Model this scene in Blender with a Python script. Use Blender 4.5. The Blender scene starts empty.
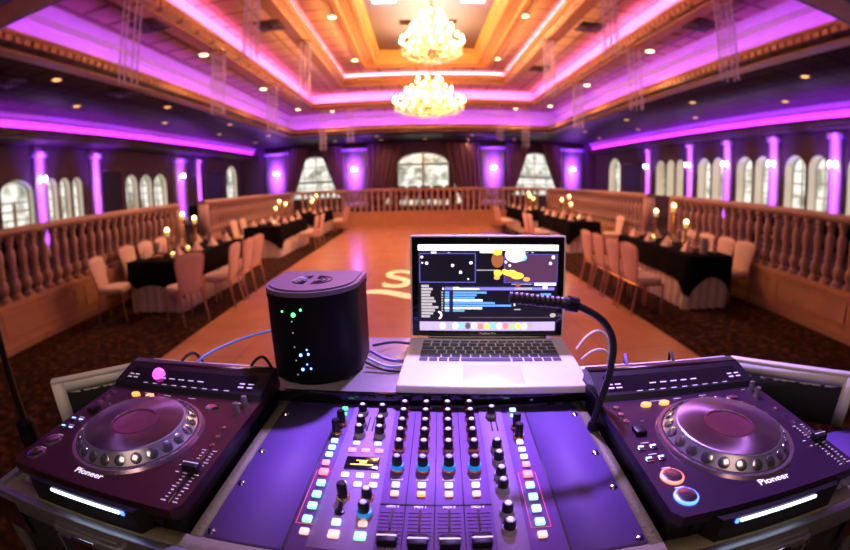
import bpy, bmesh, math, random
from mathutils import Vector, Matrix
from mathutils.geometry import tessellate_polygon
random.seed(7)
PI = math.pi
H = 1.62                     # lens height above the carpet
sc = bpy.context.scene
COL = sc.collection
ORD = ['first', 'second', 'third', 'fourth', 'fifth', 'sixth', 'seventh', 'eighth', 'ninth', 'tenth']

# ------------------------------------------------------------------ materials
def mat(name, base, rough=.5, metal=0., emit=None, es=0., noise=None, bump=None, coat=0., spec=None, trans=0., alpha=1., ior=None):
    m = bpy.data.materials.new(name); m.use_nodes = True
    nt = m.node_tree; p = nt.nodes['Principled BSDF']
    p.inputs['Base Color'].default_value = (*base, 1)
    p.inputs['Roughness'].default_value = rough
    p.inputs['Metallic'].default_value = metal
    p.inputs['Coat Weight'].default_value = coat
    p.inputs['Transmission Weight'].default_value = trans
    p.inputs['Alpha'].default_value = alpha
    if ior: p.inputs['IOR'].default_value = ior
    if spec is not None: p.inputs['Specular IOR Level'].default_value = spec
    if emit:
        p.inputs['Emission Color'].default_value = (*emit, 1); p.inputs['Emission Strength'].default_value = es
    tc = nt.nodes.new('ShaderNodeTexCoord')
    if noise:
        s, amt = noise
        n = nt.nodes.new('ShaderNodeTexNoise'); n.inputs['Scale'].default_value = s; n.inputs['Detail'].default_value = 4
        nt.links.new(tc.outputs['Object'], n.inputs['Vector'])
        mx = nt.nodes.new('ShaderNodeMix'); mx.data_type = 'RGBA'
        mx.inputs[6].default_value = (*[c * (1 - amt) for c in base], 1)
        mx.inputs[7].default_value = (*[min(1, c * (1 + amt)) for c in base], 1)
        nt.links.new(n.outputs['Fac'], mx.inputs[0]); nt.links.new(mx.outputs[2], p.inputs['Base Color'])
    if bump:
        s, st = bump
        n = nt.nodes.new('ShaderNodeTexNoise'); n.inputs['Scale'].default_value = s; n.inputs['Detail'].default_value = 3
        nt.links.new(tc.outputs['Object'], n.inputs['Vector'])
        b = nt.nodes.new('ShaderNodeBump'); b.inputs['Strength'].default_value = st; b.inputs['Distance'].default_value = .01
        nt.links.new(n.outputs['Fac'], b.inputs['Height']); nt.links.new(b.outputs[0], p.inputs['Normal'])
    return m

def carpet_mat():
    m = bpy.data.materials.new('patterned carpet'); m.use_nodes = True; nt = m.node_tree; p = nt.nodes['Principled BSDF']
    tc = nt.nodes.new('ShaderNodeTexCoord')
    v = nt.nodes.new('ShaderNodeTexVoronoi'); v.inputs['Scale'].default_value = 7.
    n = nt.nodes.new('ShaderNodeTexNoise'); n.inputs['Scale'].default_value = 11.; n.inputs['Detail'].default_value = 5
    nt.links.new(tc.outputs['Object'], v.inputs['Vector']); nt.links.new(tc.outputs['Object'], n.inputs['Vector'])
    r = nt.nodes.new('ShaderNodeValToRGB'); e = r.color_ramp.elements
    e[0].position = .36; e[0].color = (.012, .007, .006, 1); e[1].position = .68; e[1].color = (.13, .045, .016, 1)
    k = e.new(.52); k.color = (.03, .012, .007, 1)
    nt.links.new(n.outputs['Fac'], r.inputs[0])
    r2 = nt.nodes.new('ShaderNodeValToRGB'); e = r2.color_ramp.elements
    e[0].position = .1; e[0].color = (.75, .55, .45, 1); e[1].position = .5; e[1].color = (1, 1, 1, 1)
    nt.links.new(v.outputs['Distance'], r2.inputs[0])
    mx = nt.nodes.new('ShaderNodeMix'); mx.data_type = 'RGBA'; mx.blend_type = 'MULTIPLY'; mx.inputs[0].default_value = .8
    nt.links.new(r.outputs[0], mx.inputs[6]); nt.links.new(r2.outputs[0], mx.inputs[7])
    nt.links.new(mx.outputs[2], p.inputs['Base Color']); p.inputs['Roughness'].default_value = .95
    p.inputs['Specular IOR Level'].default_value = .1
    return m

def tile_mat(name, c1, c2, cm, size, rough, mortar=.006, coat=0., bumpy=0.):
    """square tiles in object XY"""
    m = bpy.data.materials.new(name); m.use_nodes = True; nt = m.node_tree; p = nt.nodes['Principled BSDF']
    tc = nt.nodes.new('ShaderNodeTexCoord')
    b = nt.nodes.new('ShaderNodeTexBrick'); b.offset = 0; b.inputs['Scale'].default_value = 1.
    b.inputs['Brick Width'].default_value = size; b.inputs['Row Height'].default_value = size
    b.inputs['Mortar Size'].default_value = mortar; b.inputs['Mortar Smooth'].default_value = .3
    b.inputs['Color1'].default_value = (*c1, 1); b.inputs['Color2'].default_value = (*c2, 1); b.inputs['Mortar'].default_value = (*cm, 1)
    nt.links.new(tc.outputs['Object'], b.inputs['Vector'])
    n = nt.nodes.new('ShaderNodeTexNoise'); n.inputs['Scale'].default_value = 2.5; n.inputs['Detail'].default_value = 6
    nt.links.new(tc.outputs['Object'], n.inputs['Vector'])
    mx = nt.nodes.new('ShaderNodeMix'); mx.data_type = 'RGBA'; mx.blend_type = 'OVERLAY'; mx.inputs[0].default_value = .25
    nt.links.new(b.outputs['Color'], mx.inputs[6]); nt.links.new(n.outputs['Fac'], mx.inputs[7])
    nt.links.new(mx.outputs[2], p.inputs['Base Color'])
    p.inputs['Roughness'].default_value = rough; p.inputs['Coat Weight'].default_value = coat; p.inputs['Coat Roughness'].default_value = .1
    if bumpy:
        bp = nt.nodes.new('ShaderNodeBump'); bp.inputs['Strength'].default_value = bumpy; bp.inputs['Distance'].default_value = .03
        iv = nt.nodes.new('ShaderNodeMath'); iv.operation = 'SUBTRACT'; iv.inputs[0].default_value = 1
        nt.links.new(b.outputs['Fac'], iv.inputs[1]); nt.links.new(iv.outputs[0], bp.inputs['Height']); nt.links.new(bp.outputs[0], p.inputs['Normal'])
    return m

def daylight_mat():
    m = bpy.data.materials.new('daylight glass'); m.use_nodes = True; nt = m.node_tree; p = nt.nodes['Principled BSDF']
    tc = nt.nodes.new('ShaderNodeTexCoord'); n = nt.nodes.new('ShaderNodeTexNoise'); n.inputs['Scale'].default_value = 2.2; n.inputs['Detail'].default_value = 5
    nt.links.new(tc.outputs['Object'], n.inputs['Vector'])
    r = nt.nodes.new('ShaderNodeValToRGB'); e = r.color_ramp.elements
    e[0].position = .33; e[0].color = (.16, .2, .13, 1); e[1].position = .55; e[1].color = (.95, .95, .86, 1)
    k = e.new(.43); k.color = (.5, .54, .42, 1)
    nt.links.new(n.outputs['Fac'], r.inputs[0]); nt.links.new(r.outputs[0], p.inputs['Emission Color'])
    p.inputs['Emission Strength'].default_value = 1.1; p.inputs['Base Color'].default_value = (.1, .1, .1, 1); p.inputs['Roughness'].default_value = .2
    return m

M = dict(
    carpet=carpet_mat(),
    dance=tile_mat('dance floor', (.66, .31, .18), (.63, .295, .17), (.45, .2, .11), .92, .24, .006, .15),
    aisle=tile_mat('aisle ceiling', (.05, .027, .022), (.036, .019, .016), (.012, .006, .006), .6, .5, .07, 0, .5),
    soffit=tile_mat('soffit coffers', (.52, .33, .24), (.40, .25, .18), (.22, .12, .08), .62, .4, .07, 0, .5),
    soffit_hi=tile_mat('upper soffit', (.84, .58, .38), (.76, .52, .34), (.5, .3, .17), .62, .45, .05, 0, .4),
    wall=mat('mauve wall', (.085, .045, .055), .8, noise=(3, .2)),
    wallp=mat('pilaster plaster', (.52, .46, .5), .6, noise=(5, .08)),
    beam=mat('dark moulding', (.10, .055, .04), .5, noise=(6, .25)),
    plaster=mat('cove plaster', (.56, .48, .54), .7, noise=(4, .08)),
    cornice=mat('gilded cornice', (.56, .30, .14), .45, noise=(8, .2)),
    orange=mat('amber moulding', (.62, .33, .12), .5, noise=(6, .12)),
    panel=mat('grey centre panel', (.34, .40, .66), .7, noise=(2, .1)),
    skylight=mat('skylight diffuser', (.9, .9, .95), .5, emit=(1, .98, 1), es=1.6, noise=(3, .02)),
    wood=mat('painted balustrade', (.38, .215, .165), .5, noise=(9, .18)),
    woodp=mat('plinth panel', (.46, .235, .12), .48, noise=(5, .22)),
    frame=mat('white window frame', (.62, .6, .55), .5, noise=(9, .06)),
    reveal=mat('window reveal', (.78, .74, .64), .6, emit=(.95, .88, .66), es=.24, noise=(4, .06)),  # faint glow of its own stands in for daylight on the plaster
    day=daylight_mat(),
    drape=mat('brown drape', (.17, .075, .07), .85, noise=(14, .2)),
    dark=mat('dark doorway', (.012, .008, .012), .6, noise=(4, .3)),
    purplecloth=mat('violet cloth', (.35, .1, .6), .8, noise=(10, .15)),
    gold=mat('gold', (.85, .52, .16), .25, 1., noise=(10, .1)),
    rose=mat('rose metal', (.62, .33, .24), .35, .7, noise=(12, .1)),
    cushion=mat('cream cushion', (.78, .56, .47), .75, noise=(16, .06), bump=(60, .15)),
    black=mat('black cloth', (.006, .005, .006), .95, noise=(20, .3), spec=.05),
    skirt=mat('pale skirt', (.74, .58, .52), .8, noise=(18, .05)),
    napkin=mat('peach napkin', (.82, .56, .46), .7, noise=(20, .06)),
    glass=mat('clear glass', (.95, .9, .92), .04, trans=.9, ior=1.3, noise=(5, .02)),
    flame=mat('candle flame', (1, .8, .4), .5, emit=(1, .62, .18), es=14, noise=(5, .02)),
    wax=mat('candle wax', (.9, .75, .5), .4, emit=(1, .55, .15), es=.6, noise=(8, .05)),
    bulb=mat('warm bulb', (1, .9, .7), .3, emit=(1, .70, .30), es=16, noise=(5, .02)),
    sbulb=mat('sconce bulb', (1, .9, .9), .3, emit=(1, .72, .75), es=16, noise=(5, .02)),
    crystal=mat('crystal', (.95, .88, .75), .08, trans=.35, ior=1.5, noise=(6, .02), emit=(1, .55, .16), es=.15),  # weak warm glow stands in for bulb light caught by the drops
    bead=mat('bead strand', (.8, .65, .7), .15, trans=.3, noise=(6, .05), emit=(.9, .5, .75), es=.05),  # slight pink glow put into the strands to make them show
    lamp=mat('downlight lens', (1, .9, .7), .4, emit=(1, .74, .34), es=7, noise=(5, .02)),
    lampd=mat('dim downlight lens', (1, .7, .4), .4, emit=(1, .47, .12), es=2.6, noise=(5, .02)),
    led=mat('cove tape', (.9, .3, 1), .4, emit=(.72, .07, 1), es=1.2, noise=(5, .02)),
    ledp=mat('cove tape pink', (1, .5, .8), .4, emit=(1, .22, .62), es=1.2, noise=(5, .02)),
    vent=mat('vent metal', (.05, .03, .03), .5, noise=(9, .2)),
    # booth
    blk=mat('black plastic', (.009, .008, .010), .38, noise=(30, .2), spec=.3),
    plate=mat('player top plate', (.028, .007, .009), .3, .2, noise=(25, .1)),  # wine tint carries the warmer light on the left player
    jogm=mat('jog metal', (.20, .125, .145), .27, .9, noise=(3, .1)),
    rim=mat('jog rim', (.20, .20, .205), .3, .6, noise=(20, .1)),
    ring=mat('jog ring', (.30, .22, .26), .2, .8, noise=(8, .1)),
    jogd=mat('jog display', (.06, .02, .03), .12, coat=.5, noise=(8, .2), emit=(.25, .03, .06), es=.12),
    screenoff=mat('dark display', (.012, .008, .012), .12, coat=.4, noise=(12, .2)),
    chrome=mat('chrome', (.8, .8, .82), .16, 1., noise=(10, .05)),
    alu=mat('brushed aluminium', (.40, .41, .42), .4, .9, noise=(40, .12)),
    tan=mat('bare case rail', (.15, .14, .075), .6, .1, noise=(60, .2), bump=(200, .2)),
    laminate=mat('black laminate', (.014, .014, .015), .5, noise=(60, .3), bump=(150, .3)),
    foam=mat('black foam', (.006, .008, .008), .9, noise=(30, .3)),
    whitetape=mat('white edge', (.66, .66, .62), .5, noise=(12, .12)),
    mixer=mat('mixer face', (.17, .072, .32), .65, .0, noise=(30, .08)),
    mixer2=mat('mixer pale face', (.29, .18, .44), .65, .0, noise=(30, .08)),
    ear=mat('rack ear', (.095, .042, .22), .7, .0, noise=(20, .1)),
    line=mat('printed line', (.03, .03, .05), .5, noise=(10, .1)),
    white=mat('white print', (.9, .9, .9), .5, emit=(1, 1, 1), es=.55, noise=(10, .02)),  # print given its own glow to look brightly lit
    whited=mat('dim white print', (.7, .7, .72), .5, emit=(1, 1, 1), es=.16, noise=(10, .02)),  # weak glow added to marks and knob caps
    ledblue=mat('blue white bar', (.6, .7, 1), .4, emit=(.55, .68, 1), es=5, noise=(5, .02)),
    blue=mat('blue glow', (.1, .2, 1), .4, emit=(.06, .16, 1), es=4, noise=(5, .02)),
    bluering=mat('blue ring', (.02, .3, .7), .4, emit=(.0, .25, .75), es=.5, noise=(5, .05)),
    bcyan=mat('cyan button', (0.180, 0.270, 0.300), .4, emit=(.45, .92, 1), es=1.5, noise=(5, .02)),
    bgreen=mat('green button', (0.180, 0.300, 0.240), .4, emit=(.30, 1, .58), es=1.4, noise=(5, .02)),
    bgreen2=mat('bright green button', (0.030, 0.300, 0.090), .4, emit=(.1, 1, .3), es=1.8, noise=(5, .02)),
    bwhite=mat('white button', (0.255, 0.255, 0.300), .4, emit=(.74, .8, 1), es=1.25, noise=(5, .02)),
    bpink=mat('pink button', (0.300, 0.150, 0.180), .4, emit=(1, .28, .42), es=1.7, noise=(5, .02)),
    bred=mat('red button', (0.300, 0.120, 0.120), .4, emit=(1, .16, .2), es=2.2, noise=(5, .02)),
    bpeach=mat('peach button', (0.300, 0.225, 0.210), .4, emit=(1, .58, .48), es=1.15, noise=(5, .02)),
    borange=mat('orange button', (0.300, 0.150, 0.060), .4, emit=(1, .36, .07), es=1.8, noise=(5, .02)),
    oring=mat('orange ring', (1, .3, .15), .4, emit=(1, .22, .1), es=1.6, noise=(5, .02)),
    yellow=mat('yellow readout', (1, .8, .1), .4, emit=(1, .72, .08), es=1.6, noise=(5, .02)),
    tower=mat('satin black shell', (.004, .004, .005), .45, noise=(30, .15), spec=.12),
    towertop=mat('tower top', (.16, .13, .16), .35, .3, noise=(20, .1)),
    ggreen=mat('green led', (.1, 1, .2), .4, emit=(.08, 1, .18), es=5, noise=(5, .02)),
    gblue=mat('blue led', (.2, .4, 1), .4, emit=(.12, .3, 1), es=7, noise=(5, .02)),
    lapalu=mat('laptop shell', (.76, .75, .79), .4, .1, noise=(60, .03)),
    keys=mat('keycaps', (.03, .028, .04), .5, noise=(40, .1)),
    pad=mat('trackpad', (.70, .69, .74), .42, .1, noise=(60, .03)),
    bezel=mat('glass bezel', (.006, .006, .007), .1, coat=.5, noise=(10, .1)),
    rubber=mat('black rubber', (.010, .010, .011), .5, noise=(30, .2)),
    whitecable=mat('white cable', (.8, .8, .82), .4, noise=(20, .05)),
    bluecable=mat('blue cable', (.25, .42, .95), .4, noise=(20, .05)),
    violetcable=mat('violet cable', (.16, .12, .6), .4, noise=(20, .05)),
    shelf=mat('grey shelf', (.26, .24, .25), .3, .4, noise=(20, .1)),
    logo=mat('projected cream light', (1, .8, .5), .5, emit=(1, .66, .34), es=.85, noise=(5, .03)),  # glowing colour in place of a projector beam
    cyan=mat('cyan glow', (.2, 1, .9), .4, emit=(.2, 1, .85), es=1.5, noise=(5, .02)),
)

# ------------------------------------------------------------------ mesh builder
class MB:
    def __init__(s): s.v = []; s.f = []; s.m = []
    def add(s, vs, fs, mi=0, X=None):
        b = len(s.v)
        s.v += [tuple(X @ Vector(p)) for p in vs] if X is not None else [tuple(p) for p in vs]
        s.f += [tuple(b + i for i in f) for f in fs]; s.m += [mi] * len(fs)
        return s
    def box(s, x0, x1, y0, y1, z0, z1, mi=0, X=None):
        vs = [(x, y, z) for z in (z0, z1) for y in (y0, y1) for x in (x0, x1)]
        return s.add(vs, [(0, 2, 3, 1), (4, 5, 7, 6), (0, 1, 5, 4), (2, 6, 7, 3), (0, 4, 6, 2), (1, 3, 7, 5)], mi, X)
    def rbox(s, x0, x1, y0, y1, z0, z1, r=.004, mi=0, X=None, seg=2):
        bm = bmesh.new(); bmesh.ops.create_cube(bm, size=1)
        for v in bm.verts: v.co = Vector(((x0 + x1) / 2 + v.co.x * (x1 - x0), (y0 + y1) / 2 + v.co.y * (y1 - y0), (z0 + z1) / 2 + v.co.z * (z1 - z0)))
        bmesh.ops.bevel(bm, geom=bm.edges[:], offset=r, segments=seg, affect='EDGES', profile=.5)
        bm.verts.index_update()
        s.add([v.co[:] for v in bm.verts], [[v.index for v in f.verts] for f in bm.faces], mi, X); bm.free(); return s
    def lathe(s, prof, n=16, c=(0, 0, 0), mi=0, X=None, cap=True, a0=0.):
        vs = []; fs = []
        for r, z in prof:
            for i in range(n):
                a = a0 + 2 * PI * i / n; vs.append((c[0] + r * math.cos(a), c[1] + r * math.sin(a), c[2] + z))
        for k in range(len(prof) - 1):
            for i in range(n):
                j = (i + 1) % n; fs.append((k * n + i, k * n + j, (k + 1) * n + j, (k + 1) * n + i))
        if cap:
            fs.append(tuple(reversed(range(n)))); fs.append(tuple((len(prof) - 1) * n + i for i in range(n)))
        return s.add(vs, fs, mi, X)
    def cyl(s, c, r, h, n=16, r2=None, mi=0, X=None):
        return s.lathe([(r, 0), (r if r2 is None else r2, h)], n, c, mi, X)
    def tube(s, pts, r, n=8, mi=0, X=None):
        P = [Vector(p) for p in pts]; vs = []; fs = []; u = None
        for i, p in enumerate(P):
            t = (P[min(i + 1, len(P) - 1)] - P[max(i - 1, 0)]).normalized()
            if u is None: u = t.orthogonal().normalized()
            else: u = (u - t * u.dot(t)).normalized()
            w = t.cross(u); rr = r[i] if isinstance(r, (list, tuple)) else r
            for k in range(n):
                a = 2 * PI * k / n; vs.append(p + (u * math.cos(a) + w * math.sin(a)) * rr)
        for i in range(len(P) - 1):
            for k in range(n):
                j = (k + 1) % n; fs.append((i * n + k, i * n + j, (i + 1) * n + j, (i + 1) * n + k))
        fs.append(tuple(reversed(range(n)))); fs.append(tuple((len(P) - 1) * n + k for k in range(n)))
        return s.add(vs, fs, mi, X)
    def ball(s, c, r, n=12, mi=0, sz=1., X=None):
        k = max(4, n // 2)
        return s.lathe([(max(r * math.sin(PI * i / k), r * .02), -r * sz * math.cos(PI * i / k)) for i in range(k + 1)], n, c, mi, X)
    def prism(s, poly, z0, z1, mi=0, X=None):
        n = len(poly)
        vs = [(x, y, z0) for x, y in poly] + [(x, y, z1) for x, y in poly]
        fs = [tuple(reversed(range(n))), tuple(range(n, 2 * n))] + [(i, (i + 1) % n, n + (i + 1) % n, n + i) for i in range(n)]
        return s.add(vs, fs, mi, X)
    def sheet(s, fn, nu, nv, mi=0, X=None):
        vs = [fn(i / nu, j / nv) for j in range(nv + 1) for i in range(nu + 1)]
        fs = [(j * (nu + 1) + i, j * (nu + 1) + i + 1, (j + 1) * (nu + 1) + i + 1, (j + 1) * (nu + 1) + i) for j in range(nv) for i in range(nu)]
        return s.add(vs, fs, mi, X)
    def mesh(s, name, mats, ang=.6):
        me = bpy.data.meshes.new(name); me.from_pydata(s.v, [], s.f); me.update()
        for m in (mats if isinstance(mats, (list, tuple)) else [mats]): me.materials.append(m)
        me.polygons.foreach_set('material_index', s.m)
        me.polygons.foreach_set('use_smooth', [True] * len(s.f))
        if ang is not None: me.set_sharp_from_angle(angle=ang)
        return me

def link(name, data, parent=None, label=None, loc=None, X=None):
    o = bpy.data.objects.new(name, data); COL.objects.link(o)
    if parent: o.parent = parent
    if loc is not None: o.location = loc
    if X is not None: o.matrix_local = X
    if label: o['label'] = label
    return o
def part(name, mb, mats, parent, label=None, loc=None, ang=.6):
    return link(name, mb.mesh(name, mats, ang), parent, label, loc)
def tag(o, label, cat, group=None):
    o['label'] = label; o['category'] = cat
    if group: o['group'] = group
    return o
def thing(name, label, cat, loc=(0, 0, 0), rz=0., group=None):
    o = bpy.data.objects.new(name, None); COL.objects.link(o); o.empty_display_size = .1
    o.location = loc; o.rotation_euler = (0, 0, rz)
    return tag(o, label, cat, group)
def struct(name, mb, mats, parent=None, loc=None, rz=0., ang=.6):
    o = link(name, mb.mesh(name, mats, ang), parent, None, loc); o.rotation_euler = (0, 0, rz)
    if not parent: o['kind'] = 'structure'
    return o
def text_mesh(body, size, ext=.0, mats=None, shear=0., bold=0.):
    cu = bpy.data.curves.new('lettering', 'FONT'); cu.body = body; cu.size = size; cu.extrude = ext; cu.align_x = 'CENTER'; cu.align_y = 'CENTER'
    cu.shear = shear; cu.offset = bold
    ob = bpy.data.objects.new('lettering', cu); COL.objects.link(ob)
    dg = bpy.context.evaluated_depsgraph_get()
    me = bpy.data.meshes.new_from_object(ob.evaluated_get(dg)); bpy.data.objects.remove(ob)
    me.materials.clear()
    if mats: me.materials.append(mats)
    return me
def lamp(name, kind, loc, energy, color, parent=None, **kw):
    l = bpy.data.lights.new(name, kind); l.energy = energy; l.color = color
    aim = kw.pop('aim', None); rot = kw.pop('rot', None)
    for k, v in kw.items(): setattr(l, k, v)
    o = bpy.data.objects.new(name, l); COL.objects.link(o); o.location = loc
    if aim is not None: o.rotation_euler = (Vector(aim) - Vector(loc)).to_track_quat('-Z', 'Y').to_euler()
    if rot is not None: o.rotation_euler = rot
    if parent: o.parent = parent
    return o
def RX(a): return Matrix.Rotation(a, 4, 'X')
def RY(a): return Matrix.Rotation(a, 4, 'Y')
def RZ(a): return Matrix.Rotation(a, 4, 'Z')
def T(x, y, z): return Matrix.Translation((x, y, z))

# ------------------------------------------------------------------ camera (wide curved-field lens)
cd = bpy.data.cameras.new('camera'); cam = bpy.data.objects.new('camera', cd); COL.objects.link(cam); sc.camera = cam
cd.type = 'PANO'; cd.sensor_width = 36; cd.sensor_fit = 'HORIZONTAL'; cd.clip_start = .02
cc = cd.cycles if hasattr(cd, 'cycles') else cd; cc.panorama_type = 'FISHEYE_LENS_POLYNOMIAL'; cc.fisheye_fov = PI
cc.fisheye_polynomial_k0 = 0
for i, c in enumerate((5.60265550e-02, 5.21468978e-06, -6.71318499e-06, 6.35517757e-08)):
    setattr(cc, 'fisheye_polynomial_k%d' % (i + 1), -c)
R_ = ((0.99976488, -0.01452678, -0.01609812), (0.01881376, 0.21203282, 0.97708143), (0.01078052, 0.97715457, -0.21225627))
cam.matrix_world = Matrix([[R_[0][i], R_[1][i], -R_[2][i], (0, 0, H)[i]] for i in range(3)] + [[0, 0, 0, 1]])
cd.dof.use_dof = True; cd.dof.focus_distance = .66; cd.dof.aperture_fstop = 2.8; cd.lens = 15

# ================================================================== THE HALL
XL, XR = -9.0, 9.0          # window walls
YF = 20.5                   # far wall
YN = -3.0                   # wall behind the booth
RL, RR = -5.12, 5.2         # side balustrades
RF = 16.6                   # far balustrade
TZ = .6                     # raised terraces
struct('floor', MB().box(XL - .4, XR + .4, YN, YF + .4, -.1, 0), M['carpet'])
struct('dance_floor', MB().box(-2.72, 2.77, 2.2, RF - .12, 0, .012), M['dance'])
struct('terrace_floor_left', MB().box(XL, RL - .1, YN, YF, 0, TZ), M['carpet'])
struct('terrace_floor_right', MB().box(RR + .1, XR, YN, YF, 0, TZ), M['carpet'])
struct('terrace_floor_far', MB().box(RL - .1, RR + .1, RF + .1, YF, 0, TZ), M['carpet'])

# ---- walls with arched openings
def arch_poly(u0, u1, z0, z1, rise, n=10):
    """opening outline; rise = height of the arched head"""
    c = (u0 + u1) / 2; w = (u1 - u0) / 2
    return [(u0, z0), (u1, z0)] + [(c + w * math.cos(PI * i / n), z1 - rise + rise * math.sin(PI * i / n)) for i in range(n + 1)]
def wall_with_openings(name, u0, u1, z0, z1, polys, X, depth, m, mr):
    """wall in local XZ facing -Y; openings get reveals of the given depth"""
    loops = [[Vector((a, b, 0)) for a, b in ((u0, z0), (u1, z0), (u1, z1), (u0, z1))]] + [[Vector((a, b, 0)) for a, b in p] for p in polys]
    flat = [p for l in loops for p in l]
    tris = tessellate_polygon(loops)
    mb = MB(); mb.add([(p.x, 0, p.y) for p in flat], [tuple(t) for t in tris], 0, X)
    for p in polys:
        n = len(p)
        mb.add([(a, 0, b) for a, b in p] + [(a, depth, b) for a, b in p], [(i, n + i, n + (i + 1) % n, (i + 1) % n) for i in range(n)], 1, X)
    me = mb.mesh(name, [m, mr], None)
    me.polygons.foreach_set('use_smooth', [False] * len(me.polygons))
    o = link(name, me); o['kind'] = 'structure'
    return o
WN = [0]
def window(poly, X, depth, bars_u=1, bars_z=3, door=False, head=True, rise=0):
    WN[0] += 1
    u = [a for a, b in poly]; z = [b for a, b in poly]; u0, u1, z0, z1 = min(u), max(u), min(z), max(z)
    o = bpy.data.objects.new('window_%d' % WN[0], None); COL.objects.link(o); o['kind'] = 'structure'; o.matrix_world = X
    n = len(poly)
    pane = MB().add([(a, depth - .01, b) for a, b in poly], [tuple(range(n))])
    me = pane.mesh('window_pane', M['day'], None); link('window_pane', me, o)
    fr = MB(); w = .035
    c = ((u0 + u1) / 2, (z0 + z1) / 2)
    def ins(p): return (p[0] + (c[0] - p[0]) * w / max(.2, (u1 - u0) / 2), p[1] + (c[1] - p[1]) * w / max(.2, (z1 - z0) / 2))
    q = [ins(p) for p in poly]
    fr.add([(a, depth - .05, b) for a, b in poly] + [(a, depth - .05, b) for a, b in q] + [(a, depth - .01, b) for a, b in q],
           [(i, (i + 1) % n, n + (i + 1) % n, n + i) for i in range(n)] + [(n + i, n + (i + 1) % n, 2 * n + (i + 1) % n, 2 * n + i) for i in range(n)])
    spring = z1 - (u1 - u0) / 2 if head else z1
    for i in range(1, bars_u + 1):
        x = u0 + (u1 - u0) * i / (bars_u + 1); t = .016 if not door else .05
        fr.box(x - t, x + t, depth - .045, depth - .005, z0, z1 - .03 if not door else spring)
    for i in range(1, bars_z + 1):
        zz = z0 + (spring - z0) * i / bars_z
        fr.box(u0 + .01, u1 - .01, depth - .045, depth - .005, zz - .018, zz + .018)
    if rise: fr.box(u0 + .01, u1 - .01, depth - .05, depth - .003, z1 - rise - .05, z1 - rise + .05)
    link('window_frame', fr.mesh('window_frame', M['frame'], None), o)
    return o
ZC = 3.77                  # aisle ceiling
# right wall: local x -> +Y reversed so the wall faces -X
XRW = T(XR, 0, 0) @ RZ(-PI / 2)          # local (u,0,z) -> world (XR, -u, z); local -Y -> world -X
wr = [(4.72, 5.38), (5.44, 6.08), (6.66, 7.26), (7.36, 8.06), (8.6, 9.2), (9.28, 9.98), (10.58, 11.15), (11.25, 11.92), (12.75, 13.2), (13.32, 13.85), (13.97, 14.6), (17.7, 18.9)]
pr = [arch_poly(-b, -a, 1.40, 2.70 if i < 11 else 2.95, (b - a) / 2) for i, (a, b) in enumerate(wr)]
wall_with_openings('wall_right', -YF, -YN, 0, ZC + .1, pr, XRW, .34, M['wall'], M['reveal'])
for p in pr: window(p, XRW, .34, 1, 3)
XLW = T(XL, 0, 0) @ RZ(PI / 2)           # local (u,0,z) -> world (XL, u, z); local -Y -> world +X
wl = [(6.4, 7.4, 2.46), (7.85, 8.24, 2.46), (8.32, 8.72, 2.46), (8.8, 9.2, 2.46), (11.2, 11.82, 2.5), (11.97, 12.65, 2.5), (12.78, 13.58, 2.52), (18.75, 19.9, 2.95)]
plw = [arch_poly(a, b, 1.36, zt, (b - a) / 2 if i else .3) for i, (a, b, zt) in enumerate(wl)]
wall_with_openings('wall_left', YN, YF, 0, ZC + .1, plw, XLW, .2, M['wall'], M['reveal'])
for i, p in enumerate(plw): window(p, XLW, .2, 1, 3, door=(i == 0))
XFW = T(0, YF, 0)
wf = [(-6.3, -3.8, 3.16, 1.25), (-1.0, 1.45, 3.18, .55), (4.55, 6.95, 3.2, 1.2)]
pf = [arch_poly(a, b, .62 if i == 1 else 1.1, zt, rise, 14) for i, (a, b, zt, rise) in enumerate(wf)]
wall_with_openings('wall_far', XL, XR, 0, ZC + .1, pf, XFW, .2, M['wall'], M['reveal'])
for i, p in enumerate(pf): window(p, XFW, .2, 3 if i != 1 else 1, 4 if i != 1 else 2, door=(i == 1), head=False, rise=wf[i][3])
struct('wall_near', MB().box(XL - .4, XR + .4, YN - .1, YN, 0, 6), M['wall'])
# dark doorways in the window walls
for k, (side, y0, y1) in enumerate([('L', 10.05, 10.95), ('L', 16.6, 18.1), ('R', 15.75, 17.3)]):
    x = XL + .012 if side == 'L' else XR - .012
    o = struct('door_%d' % (k + 1), MB().box(x - .01, x + .01, y0, y1, TZ, 2.6), M['dark'])
    f = MB()
    for a, b, c_, d in ((y0 - .08, y0, TZ, 2.68), (y1, y1 + .08, TZ, 2.68), (y0, y1, 2.6, 2.68)): f.box(x - .03, x + .03, a, b, c_, d)
    link('door_frame', f.mesh('door_frame', M['beam'], None), o)

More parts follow.
